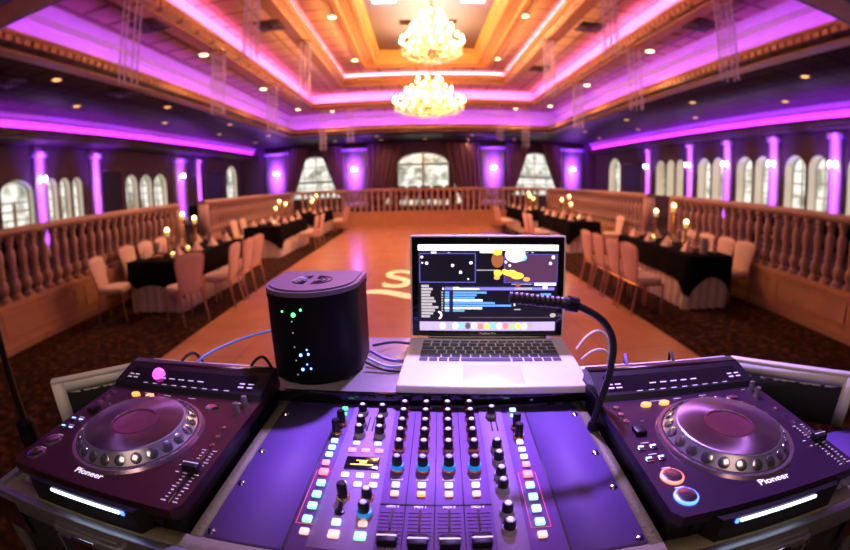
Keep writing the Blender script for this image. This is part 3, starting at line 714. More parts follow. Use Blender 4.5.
# ------------------------------------------------------------------ dinner tables
def rect_walk(x0, x1, y0, y1, s):
    """point and outward normal at perimeter parameter s in [0,1): sides start at the booth-left corner going +x, +y, -x, -y"""
    W, L = x1 - x0, y1 - y0; P = 2 * (W + L); d = (s % 1.) * P
    if d < W: return x0 + d, y0, 0, -1, d / W, 0
    d -= W
    if d < L: return x1, y0 + d, 1, 0, d / L, 1
    d -= L
    if d < W: return x1 - d, y1, 0, 1, d / W, 2
    d -= W
    return x0, y1 - d, -1, 0, d / L, 3
NAP = MB()
NAP.add([(-.075, -.05, 0), (.075, -.05, 0), (.075, .05, 0), (-.075, .05, 0), (-.035, -.012, .09), (.035, -.012, .09), (0, 0, .135), (.035, .014, .09), (-.035, .014, .09)],
        [(3, 2, 1, 0), (0, 1, 5, 4), (4, 5, 6), (2, 3, 8, 7), (7, 8, 6), (1, 2, 7, 5), (3, 0, 4, 8), (5, 7, 6), (8, 4, 6)])
NAP_me = NAP.mesh('napkin', M['napkin'], .4)
WG = MB().lathe([(.034, 0), (.034, .003), (.006, .008), (.005, .09), (.02, .1), (.036, .13), (.038, .17), (.032, .215), (.030, .215), (.035, .17), (.033, .132), (.004, .104)], 12).mesh('wine_glass', M['glass'])
PLT = MB().lathe([(.05, 0), (.09, .012), (.105, .018), (.09, .016), (.05, .006)], 20).mesh('dinner_plate', M['skirt'])
CS_base = {}
def candlestick(x, y, z, h, label, lit=True):
    t = thing('candlestick', label, 'candlestick', (x, y, z), 0, 'tall gold candlesticks on the dinner tables')
    part('stick', MB().lathe([(.055, 0), (.055, .012), (.02, .03), (.028, .07), (.022, .12), (.03, .16), (.022, .2), (.026, h - .12), (.05, h - .09), (.05, h - .08)], 12), M['gold'], t)
    part('votive_cup', MB().lathe([(.03, h - .08), (.042, h - .02), (.042, h), (.038, h), (.03, h - .06)], 12), M['wax'], t)
    if lit:
        part('flame', MB().ball((0, 0, h + .012), .036, 10, 0, 1.25), M['flame'], t)
        lamp('candle_lamp', 'POINT', (x, y, z + h + .08), .9, (1, .5, .16), shadow_soft_size=.04)
def votive(x, y, z, label):
    t = thing('votive', label, 'candle', (x, y, z), 0, 'low glowing votive cups on the dinner tables')
    part('cup', MB().lathe([(.028, 0), (.038, .03), (.042, .065), (.038, .065), (.03, .02)], 12), M['wax'], t)
    part('flame', MB().ball((0, 0, .045), .024, 8, 0, 1.3), M['flame'], t)
def dinner_table(x0, x1, y0, y1, nm, seats, sticks, votives, glasses=True, hem=False):
    zt = .745; cx, cy = (x0 + x1) / 2, (y0 + y1) / 2
    t = thing('banquet_table', 'long banquet table hidden under black and pale cloths, %s' % nm, 'table', (cx, cy, 0))
    W, L = (x1 - x0) / 2, (y1 - y0) / 2
    part('tabletop', MB().box(-W + .012, W - .012, -L + .012, L - .012, .715, zt - .002), M['woodp'], t, ang=None)
    for sx in (-1, 1):
        for sy in (-1, 1): part('leg', MB().tube([(sx * (W - .12), sy * (L - .15), .715), (sx * (W - .12), sy * (L - .15), 0)], .018, 8), M['blk'], t)
    # pale pleated skirt
    n = int((W + L) * 4 / .018)
    def sk(u, v):
        x, y, nx, ny, q, sd = rect_walk(x0, x1, y0, y1, u); zz = .71 * (1 - v) + .004
        am = (.004 + .042 * v); ph = u * (W + L) * 4 / .16 * 2 * PI
        of = .010 + am * (.5 + .5 * math.sin(ph + 1.3 * math.sin(u * 23))); return (x + nx * of, y + ny * of, zz)
    o = link('table_skirt', MB().sheet(sk, n, 6).mesh('table_skirt', M['skirt'], None)); tag(o, 'pale pleated table skirt falling to the carpet, %s' % nm, 'tablecloth', 'pale skirts of the dinner tables')
    # black overlay, long points at the corners
    def drop(q, sd):
        if sd in (0, 2): return .36 + .03 * math.cos(2 * PI * q) if hem else .56 - .27 * math.sin(PI * q) ** .6
        return .34 + .22 * (abs(2 * q - 1) ** 8)
    ov = MB()
    ov.box(x0 - .034, x1 + .034, y0 - .034, y1 + .034, zt, zt + .004)
    def oc(u, v):
        x, y, nx, ny, q, sd = rect_walk(x0, x1, y0, y1, u); d = drop(q, sd) * v
        of = .034 + .034 * min(1, v * 1.6) + .010 * math.sin(u * 70) * v; return (x + nx * of, y + ny * of, zt + .003 - d)
    ov.sheet(oc, 240, 8)
    o = link('tablecloth', ov.mesh('tablecloth', M['black'], .8)); tag(o, 'black cloth draped over the table with long corner points, %s' % nm, 'tablecloth', 'black cloths on the dinner tables')
    z = zt + .0045
    for s, sn in ((-1, 'left'), (1, 'right')):
        for i in range(seats):
            y = y0 + .3 + i * (y1 - y0 - .6) / max(1, seats - 1); x = cx + s * (W - .14)
            p = link('dinner_plate', PLT, None, None, (x, y, z)); tag(p, 'pale dinner plate, %s from the booth on the %s edge, %s' % (ORD[i], sn, nm), 'plate', 'dinner plates, ' + nm)
            p = link('folded_napkin', NAP_me, None, None, (x, y, z + .020)); p.rotation_euler = (0, 0, PI / 2 + random.uniform(-.2, .2)); p.scale = (1.15,) * 3
            tag(p, 'peach folded napkin on the %s plate from the booth, %s edge, %s' % (ORD[i], sn, nm), 'napkin', 'folded napkins, ' + nm)
            if glasses:
                g = link('wine_glass', WG, None, None, (cx + s * (W - .27), y + .15, z)); tag(g, 'clear wine glass behind the %s setting from the booth, %s edge, %s' % (ORD[i], sn, nm), 'glass', 'wine glasses, ' + nm)
    for i, (x, y, h) in enumerate(sticks):
        candlestick(x, y, z, h, '%s gold candlestick with glowing votive, %s' % (('tallest' if h == max(s[2] for s in sticks) else 'shortest' if h == min(s[2] for s in sticks) else 'middle-height'), nm))
    for i, (x, y) in enumerate(votives): votive(x, y, z, 'low glowing votive cup, %s from the booth, %s' % (ORD[i], nm))
dinner_table(-4.32, -3.42, 5.25, 7.55, 'near left table', 4, [(-3.95, 5.87, .37), (-3.9, 6.3, .58), (-3.92, 6.73, .48)], [(-3.7, 5.6), (-3.78, 6.2)], True, True)
dinner_table(-4.3, -3.4, 9.8, 12.4, 'second left table', 4, [(-3.95, 11.6, .54), (-3.95, 11.25, .37), (-3.9, 12.0, .45)], [(-3.8, 10.6)], False)
dinner_table(-4.3, -3.4, 13.8, 16.2, 'third left table', 3, [(-3.9, 15.1, .37), (-3.9, 15.8, .58), (-3.95, 15.5, .45)], [(-3.7, 14.6)], False)
dinner_table(3.66, 4.42, 4.9, 7.15, 'near right table', 4, [(4.15, 6.69, .47), (4.15, 6.13, .60), (4.15, 5.75, .37)], [(4.0, 6.5), (3.98, 5.95)])
dinner_table(3.6, 4.39, 9.7, 12.3, 'second right table', 4, [(4.05, 11.6, .45), (4.05, 11.0, .56), (4.05, 10.85, .36)], [(4.1, 10.4)], False)
dinner_table(3.4, 4.3, 13.5, 16.0, 'third right table', 3, [(3.98, 15.1, .54), (4.0, 14.5, .37), (3.95, 14.8, .45)], [(3.8, 14.2)], False)
# ice bucket and bread basket at the near right table's end, bread basket on the near left
t = thing('glass_pitcher', 'frosted glass pitcher at the booth end of the near right table', 'pitcher', (4.04, 5.10, .7495))
part('jug', MB().lathe([(.05, 0), (.06, .03), (.065, .12), (.05, .19), (.058, .22), (.053, .22), (.046, .19), (.06, .12), (.05, .01)], 16), mat('frosted glass', (.8, .78, .82), .3, trans=.4, noise=(8, .05)), t)
part('handle', MB().tube([(.055, 0, .19), (.1, 0, .17), (.105, 0, .1), (.06, 0, .06)], .008, 6), M['glass'], t)
for (x, y, nm) in ((4.04, 5.31, 'near right table'), (-3.87, 5.44, 'near left table')):
    t = thing('bread_basket', 'small amber bread basket at the booth end of the %s' % nm, 'basket', (x, y, .7495), 0, 'bread baskets')
    part('basket', MB().lathe([(.06, 0), (.085, .04), (.09, .055), (.084, .055), (.058, .006)], 16), mat('wicker', (.55, .28, .1), .7, noise=(60, .3)), t)
    for k in range(3): part('bread_roll', MB().ball((.04 * math.cos(k * 2.1), .04 * math.sin(k * 2.1), .045), .036, 10, 0, .7), mat('crust', (.6, .3, .1), .6, noise=(30, .2)), t)
# head table on the far terrace with dark chairs and a violet cloth
t = thing('head_table', 'long head table on the far terrace before the glazed doors', 'table', (.25, 18.0, TZ))
part('tabletop', MB().box(-1.2, 1.2, -.4, .4, .72, .75), M['woodp'], t, ang=None)
for sx in (-1, 1):
    for sy in (-1, 1): part('leg', MB().tube([(sx * 1.1, sy * .32, .72), (sx * 1.1, sy * .32, 0)], .02, 8), M['blk'], t)
hc = MB().box(-1.22, 1.22, -.42, .42, .751, .756); hc.sheet(lambda u, v: (-1.22 + 2.44 * u, -.42 - .03 * v * (1 + math.sin(u * 60)) * .5, .755 - .2 * v), 60, 3)
o = link('tablecloth', hc.mesh('tablecloth', M['purplecloth'], .5), None, None, (.25, 18.0, TZ)); tag(o, 'violet cloth over the head table on the far terrace', 'tablecloth')
for i in range(5):
    t = thing('dark_chair', 'dark high-backed chair before the head table, %s from the left' % ORD[i], 'chair', (-.75 + i * .5, 17.35, TZ), 0, 'dark chairs at the head table')
    part('seat', MB().rbox(-.21, .21, -.21, .21, .42, .48, .02), M['dark'], t)
    part('backrest', MB().rbox(-.2, .2, -.23, -.19, .48, .98, .015), M['dark'], t)
    for sx in (-1, 1):
        for sy in (-1, 1): part('leg', MB().tube([(sx * .18, sy * .18, .43), (sx * .18, sy * .19, 0)], .015, 6), M['dark'], t)

# ---- small dark-clothed tables up on the side terraces
for s, x, nm in ((-1, -6.7, 'left'), (1, 6.9, 'right')):
    for i, y in enumerate((4.6, 7.0, 9.6, 12.2)):
        t = thing('terrace_table', 'small dark-clothed table on the %s terrace behind the balustrade, %s from the booth' % (nm, ORD[i]), 'table', (x, y, TZ), 0, 'terrace tables')
        part('tabletop', MB().cyl((0, 0, .70), .45, .028, 28), M['dark'], t); part('pedestal', MB().lathe([(.26, 0), (.24, .03), (.04, .06), (.04, .70)], 16), M['dark'], t)
        c_ = MB(); c_.cyl((0, 0, .731), .49, .004, 36)
        c_.sheet(lambda u, v: ((.485 + .03 * v + .02 * v * math.sin(u * 2 * PI * 14)) * math.cos(u * 2 * PI), (.485 + .03 * v + .02 * v * math.sin(u * 2 * PI * 14)) * math.sin(u * 2 * PI), .733 - .45 * v), 112, 4)
        o = link('tablecloth', c_.mesh('tablecloth', M['black'], .8), None, None, (x, y, TZ)); tag(o, 'black round cloth on the %s terrace table, %s from the booth' % (nm, ORD[i]), 'tablecloth', 'terrace tablecloths')
        for k in range(2):
            p = link('folded_napkin', NAP_me, None, None, (x - s * .1, y - .2 + .4 * k, TZ + .7355)); p.rotation_euler = (0, 0, PI / 2); p.scale = (1.2,) * 3
            tag(p, 'peach napkin on the %s terrace table, %s from the booth, %s side' % (nm, ORD[i], 'near' if k == 0 else 'far'), 'napkin', 'terrace napkins')
# ---- projected light on the dance floor, drawn as flat glowing lettering
t = thing('monogram_light_decal', 'cream letter S with a long swash, projected light drawn on the orange dance floor', 'monogram', (-.40, 6.75, .0135))
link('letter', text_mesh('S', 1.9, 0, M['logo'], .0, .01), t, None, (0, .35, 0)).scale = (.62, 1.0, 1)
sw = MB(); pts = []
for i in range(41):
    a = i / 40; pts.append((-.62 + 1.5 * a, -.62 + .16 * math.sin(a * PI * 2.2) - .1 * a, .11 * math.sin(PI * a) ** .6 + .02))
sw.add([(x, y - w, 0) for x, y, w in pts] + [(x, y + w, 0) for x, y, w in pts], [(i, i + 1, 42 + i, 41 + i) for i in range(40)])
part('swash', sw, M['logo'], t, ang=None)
# ================================================================== THE BOOTH
PSI = .0497; A0 = -.02
CP, SP = math.cos(PSI), math.sin(PSI)
def K(a, b, z): return Vector((a * CP + b * SP, -a * SP + b * CP, z + H))
ZT = -.66                                  # table top, relative to the lens
# ---- table under the case
t = thing('equipment_table', 'black-draped table carrying the flight case', 'table', K(A0, .47, -H), -PSI)
part('tabletop', MB().box(-.72, .72, -.3, .34, H + ZT - .03, H + ZT - .004), M['laminate'], t, ang=None)
for sx in (-1, 1):
    for sy in (-.24, .28): part('leg', MB().tube([(sx * .64, sy, H + ZT - .03), (sx * .64, sy, 0)], .018, 8), M['blk'], t)
cl = MB(); cl.box(-.722, .722, -.302, .342, H + ZT - .0035, H + ZT - .001)
cl.sheet(lambda u, v: (lambda w: (w[0] + w[2] * (.004 + .03 * v * (1 + math.sin(u * 170))), w[1] + w[3] * (.004 + .03 * v * (1 + math.sin(u * 170))), (H + ZT - .002) * (1 - v) + .004 * v))(rect_walk(-.722, .722, -.302, .342, u)), 260, 8)
o = link('tablecloth', cl.mesh('tablecloth', M['black'], .8), None, None, K(A0, .47, -H)); o.rotation_euler = (0, 0, -PSI); tag(o, 'black cloth hanging to the carpet under the flight case', 'tablecloth')

# ---- flight case
fc = thing('flight_case', 'black flight case with aluminium edges holding the mixer and both disc players', 'flight case', K(A0, 0, ZT), -PSI)
def Z(z): return z - ZT
b = MB()
b.box(-.60, .60, .262, .672, 0, .014); b.box(-.60, .60, .262, .274, .014, Z(-.362)); b.box(-.60, -.588, .274, .66, .014, Z(-.362)); b.box(.588, .60, .274, .66, .014, Z(-.362))
b.box(-.60, .60, .66, .672, .014, Z(-.362))
b.box(-.588, -.2565, .274, .66, Z(-.431), Z(-.4225)); b.box(.2565, .588, .274, .66, Z(-.431), Z(-.4225))
b.box(-.2565, -.2425, .274, .66, .014, Z(-.364)); b.box(.2425, .2565, .274, .66, .014, Z(-.364))
part('shell', b, M['laminate'], fc, ang=None)
for s in (-1, 1):
    r = MB(); r.box(s * .2425 if s > 0 else -.2590, s * .2590 if s > 0 else -.2425, .29, .655, Z(-.364), Z(-.357))
    part('rack_rail', r, M['tan'], fc, ang=None)
part('front_rail', MB().box(-.592, .592, .266, .291, Z(-.362), Z(-.3575)), M['tan'], fc, ang=None)
# aluminium extrusions
e = MB(); e.rbox(-.606, .606, .254, .267, Z(-.385), Z(-.354), .002); part('edge_extrusion', e, M['alu'], fc)
for s in (-1, 1):
    e = MB(); x0, x1 = sorted((s * .594, s * .607)); e.rbox(x0, x1, .267, .67, Z(-.385), Z(-.354), .002); part('edge_extrusion', e, M['alu'], fc)
    e = MB(); x0, x1 = sorted((s * .580, s * .606)); e.rbox(x0, x1, .2535, .262, 0, Z(-.386), .002); part('edge_extrusion', e, M['alu'], fc)
    cb = MB(); x0, x1 = sorted((s * .55, s * .612)); cb.rbox(x0, x1, .2515, .2545, Z(-.42), Z(-.366), .001); part('corner_brace', cb, M['chrome'], fc, 'chrome corner plate')
e = MB(); e.rbox(-.606, .606, .2535, .262, 0, .024, .002); part('edge_extrusion', e, M['alu'], fc)
# butterfly latches
for x in (-.40, .40):
    l = part('latch', MB().rbox(-.062, .062, -.004, .004, -.045, .045, .003), M['alu'], fc, 'chrome recessed butterfly latch', (x, .2505, Z(-.415)))
    d = MB(); d.rbox(-.05, .05, -.006, -.003, -.034, .034, .001); part('dish', d, M['laminate'], l)
    w = MB(); w.rbox(-.034, .034, -.014, -.006, -.008, .010, .003); w.cyl((0, 0, 0), .014, .012, 14, X=T(0, -.004, 0) @ RX(PI / 2)); w.rbox(-.02, .02, -.012, -.004, .016, .046, .003); part('butterfly', w, M['chrome'], l)
    for sx in (-1, 1):
        for sz in (-1, 1): part('rivet', MB().ball((sx * .056, -.005, sz * .039), .004, 8), M['chrome'], l)
    pl_ = MB(); pl_.rbox(-.055, .055, -.001, .003, .034, .052, .001); part('strike_plate', pl_, M['alu'], l)
# hinged wings behind the decks, foam-lined with worn white edges
def wing(p_in, p_out, lab):
    d = Vector((p_out[0] - p_in[0], p_out[1] - p_in[1])); L = d.length; an = math.atan2(d.y, d.x)
    w = part('hinged_wing', MB().box(0, L, -.006, .006, Z(-.435), Z(-.326)), M['foam'], fc, lab, (p_in[0], p_in[1], 0), ang=None); w.rotation_euler = (0, 0, an)
    e = MB(); e.rbox(-.001, L + .004, -.0085, .0085, Z(-.326), Z(-.318), .002); e.box(L - .024, L + .004, -.008, .008, Z(-.435), Z(-.326)); e.box(0, L - .024, -.0075, .0075, Z(-.348), Z(-.326))
    rnd = random.Random(3)
    for i in range(26):                      # torn lower border of the white edging
        x = (L - .026) * i / 26; e.box(x, x + (L - .026) / 26, -.0072, .0072, Z(-.348 - rnd.uniform(.000, .006)), Z(-.348))
    part('white_edging', e, M['whitetape'], w, ang=None)
wing((-.575, .662), (-.735, .525), 'black foam-lined wing with worn white edge, left')
wing((.608, .668), (.845, .518), 'black foam-lined wing with worn white edge, right')
for x0, x1 in ((-.575, -.31), (.275, .60)):
    bw = part('back_wall', MB().box(x0, x1, .674, .684, Z(-.435), Z(-.331)), M['foam'], fc, ang=None)
    part('white_edging', MB().rbox(x0 - .002, x1 + .002, .672, .687, Z(-.331), Z(-.322), .002), M['whitetape'], bw)
part('back_wall', MB().box(-.285, .27, .674, .684, Z(-.435), Z(-.362)), M['foam'], fc, ang=None)
ss = part('side_shelf', MB().box(.609, .87, .30, .49, Z(-.432), Z(-.424)), M['ear'], fc, 'flat dark flap on the right', ang=None)

# ---- mixer
M['redline'] = mat('red line', (.7, .1, .2), .5, emit=(1, .12, .25), es=.5, noise=(5, .02))
mx = thing('audio_mixer', 'purple-lit four-channel mixer with glowing pads, racked between the two players', 'mixer', K(A0, 0, -.366), -PSI)
def mz(z): return z + .366
XM = .0045                                # mixer centre off the rack centre
face = MB(); face.box(-.1495 + XM, .1495 + XM, .294, .608, 0, .010)
part('faceplate', face, M['mixer'], mx, ang=None)
bd = MB(); bd.box(-.14, .15, .30, .60, -.14, 0); part('chassis', bd, M['blk'], mx, ang=None)
pz = .0102
p2 = MB(); p2.prism([(.020 - .142, .30), (.020 - .070, .30), (.020 - .075, .606), (.020 - .142, .606)], pz, pz + .0012); part('effects_panel', p2, M['mixer2'], mx, ang=None)
p3 = MB(); p3.prism([(.020 + .058, .30), (.020 + .092, .30), (.020 + .096, .606), (.020 + .060, .606)], pz, pz + .0012); part('master_panel', p3, M['mixer2'], mx, ang=None)
ln = MB(); fl = MB()
for a in (-.0415, -.0075, .026): ln.box(.02 + a - .0006, .02 + a + .0006, .30, .605, pz, pz + .0008)
ln.box(.02 - .072, .02 + .062, .3765, .3785, pz, pz + .0008); ln.box(.02 - .0725, .02 - .0713, .30, .377, pz, pz + .0008); ln.box(.02 + .0613, .02 + .0625, .30, .377, pz, pz + .0008)
for a in (-.056, -.024, .009, .042):
    for i in range(9): fl.box(.02 + a - .013, .02 + a + .013, .315 + i * .006, .3157 + i * .006, pz, pz + .0008)
for a in (-.108, .080):
    for da in (-.004, .004): ln.box(.02 + a + da - .001, .02 + a + da + .001, .535, .575, pz, pz + .002)
for x in (-.1500 + XM, .1500 + XM): ln.box(x - .0012, x + .0012, .294, .608, .0098, .0112)
part('printed_marking', ln, M['line'], mx, ang=None)
part('fader_marking', fl, mat('faint line', (.085, .04, .16), .6, noise=(10, .1)), mx, ang=None)
rl_ = MB()
for s, a0, a1 in ((-1, -.163, -.140), (1, .098, .121)):
    rl_ = MB()
    for x0, x1, y0, y1 in ((a0, a0 + .0007, .335, .435), (a1 - .0007, a1, .335, .435), (a0, a1, .335, .3357), (a0, a1, .4343, .435)): rl_.box(.02 + x0, .02 + x1, y0, y1, pz, pz + .0006)
    part('red_outline', rl_, M['redline'], mx, ang=None)
for s in (-1, 1):
    x0, x1 = (-.2415, -.1505 + XM) if s < 0 else (.1505 + XM, .2415)
    ear = part('rack_ear', MB().box(x0, x1, .294, .608, .001, .0105), M['ear'], mx, ang=None)
    for y in (.30, .391, .466, .572):
        part('rack_screw', MB().lathe([(.0055, 0), (.0055, .001), (.004, .003), (.001, .004)], 10, (s * .2335, y, .0105)), M['chrome'], ear)
KN = MB(); KN.lathe([(.0085, 0), (.0085, .003), (.0072, .005)], 14, mi=1); KN.lathe([(.0068, .004), (.0064, .014), (.0052, .0165)], 14); KN.lathe([(.0042, .0162), (.0036, .0178), (.001, .018)], 10, mi=2)
KN_me = KN.mesh('knob', [M['blk'], M['gold'], M['whited']])
KT = MB(); KT.lathe([(.0085, 0), (.0085, .003), (.0072, .005)], 14, mi=1); KT.lathe([(.0064, .004), (.0062, .022), (.005, .0245)], 14); KT.lathe([(.0038, .0242), (.003, .0252)], 10, mi=0)
KT_me = KT.mesh('knob', [M['blk'], M['gold'], M['whited']])
KB = MB(); KB.lathe([(.0092, 0), (.0092, .003), (.0085, .0045)], 16, mi=1); KB.lathe([(.0086, .004), (.0086, .010), (.0072, .0105)], 16, mi=3); KB.lathe([(.0070, .010), (.0064, .021), (.005, .0235)], 14); KB.lathe([(.0044, .0232), (.003, .0248)], 10, mi=2)
KB_me = KB.mesh('knob', [M['blk'], M['gold'], mat('pale blue cap', (.5, .62, .95), .4, noise=(9, .05)), M['bluering']])
KG = MB(); KG.lathe([(.0088, 0), (.0088, .006), (.0076, .008)], 14, mi=1); KG.lathe([(.0070, .008), (.0066, .017), (.0052, .0195)], 14); KG.lathe([(.0042, .0192), (.0032, .0206)], 10, mi=2)
KG_me = KG.mesh('knob', [M['blk'], mat('grey skirt', (.22, .22, .23), .4, noise=(9, .1)), M['whited']])
def mpart(name, me, a, y, zz=.0112, label=None): return link(name, me, mx, label, (.02 + a, y, zz))
for y in (.6005, .575, .546, .519, .490):
    for a in (-.059, -.0245, .0095, .0445): mpart('knob', KN_me, a, y)
for a in (-.057, -.024, .0095, .0425): mpart('knob', KB_me, a, .444, .0112, 'knob with bright blue collar')
for a, y in ((-.125, .583), (-.093, .583), (-.122, .547), (-.092, .547), (-.120, .521), (-.090, .521)): mpart('knob', KG_me, a, y)
for a, y in ((-.154, .553), (-.156, .526), (.113, .545), (.112, .517), (-.117, .384)): mpart('knob', KT_me, a, y)
mpart('knob', KN_me, -.088, .386); mpart('knob', KB_me, -.086, .354, .0112, 'knob with bright blue collar')
for a, y in ((.078, .578), (.076, .486), (.0755, .458), (.0745, .425), (.074, .401), (.074, .358), (.073, .331)): mpart('knob', KG_me, a, y)
tg = MB(); tg.lathe([(.006, 0), (.006, .003), (.003, .004)], 10); tg.tube([(0, 0, .003), (.003, .003, .016)], [.003, .0022], 8); mpart('toggle_switch', tg.mesh('toggle_switch', M['blk']), -.116, .358)
BT = {}
def button(a, y, w, d, m):
    k = (w, d, m)
    if k not in BT: BT[k] = MB().rbox(-w / 2, w / 2, -d / 2, d / 2, 0, .0045, .0012).mesh('pad_button', M[m])
    mpart('pad_button', BT[k], a, y, .0108)
for y, m in ((.503, 'bcyan'), (.486, 'bcyan'), (.469, 'bcyan'), (.450, 'bpink')): button(-.154, y, .010, .008, m)
button(-.152, .430, .012, .011, 'bred')
for y in (.407, .385, .364, .341): button(-.150, y, .0108, .0098, 'bgreen')
button(-.148, .321, .0105, .0085, 'bpeach'); button(-.158, .597, .009, .007, 'bgreen2'); button(-.154, .580, .005, .005, 'bgreen2')
for y, m in ((.502, 'bwhite'), (.484, 'bwhite'), (.467, 'bwhite'), (.450, 'bpink')): button(.1115, y, .010, .008, m)
button(.110, .429, .012, .011, 'bred')
for y in (.407, .385, .364, .342): button(.109, y, .0108, .0098, 'bgreen' if y < .35 else 'bcyan')
button(.108, .322, .0105, .0085, 'bpeach'); button(.115, .594, .010, .008, 'bcyan'); button(.111, .576, .005, .005, 'bcyan')
for a in (-.121, -.090): button(a, .500, .010, .006, 'bwhite')
for a in (-.124, -.105, -.086): button(a, .4825, .011, .006, 'bpink')
for y in (.427, .409):
    for a in (-.123, -.1035, -.084): button(a, y, .010, .007, 'bwhite')
button(-.116, .340, .010, .009, 'bcyan'); button(-.086, .340, .010, .007, 'bpeach'); button(-.115, .321, .0125, .011, 'bpeach'); button(-.086, .321, .0125, .011, 'bgreen')
for i, a in enumerate((-.056, -.024, .009, .042)):
    button(a, .4115, .010, .008, 'bwhite'); button(a, .395, .010, .0075, 'borange' if i == 1 else 'bpeach')
# read-out
rd = part('readout', MB().rbox(.02 - .1280, .02 - .0825, .4400, .4675, .0112, .0135, .001), M['screenoff'], mx, 'dark readout with yellow squiggle')
q = MB(); q.box(-.018, .018, -.0085, -.006, 0, .0004); q.box(-.010, .008, .003, .005, 0, .0004); q.box(-.004, .0035, -.006, .003, 0, .0004); q.box(.002, .007, -.003, .001, 0, .0004)
part('yellow_trace', q, M['yellow'], rd, loc=(.02 - .105, .4545, .0136), ang=None).scale = (.85, .8, 1)
# faders
for i, a in enumerate((-.056, -.024, .009, .042)):
    mpart('fader_slot', MB().box(-.0012, .0012, .300, .368, 0, .0009).mesh('fader_slot', M['screenoff'], None), a, 0, .0108)
    f = MB(); f.rbox(-.0105, .0105, -.008, .008, .004, .0155, .002); f.box(-.0105, .0105, -.0004, .0012, .0145, .0162, 1); f.box(-.002, .002, -.004, .004, 0, .004)
    mpart('fader_cap', f.mesh('fader_cap', [M['tower'], M['whited']]), a, (.3125, .3095, .3090, .3105)[i], .0105)
    me = text_mesh('MIDI %d' % (3, 1, 2, 4)[i], .0052, 0, M['white']); mpart('channel_lettering', me, a, .3725, .0118)
    mpart('channel_bracket', MB().box(-.0075, .0075, .4225, .4240, 0, .0006).box(-.0075, -.0066, .4225, .4265, 0, .0006).box(.0066, .0075, .4225, .4265, 0, .0006).mesh('channel_bracket', M['whited'], None), a, 0, .0106)
for a in (-.100, .108): mpart('front_slot', MB().box(-.011, .011, .2955, .2985, 0, .0012).mesh('front_slot', M['screenoff'], None), a, 0, .0104)

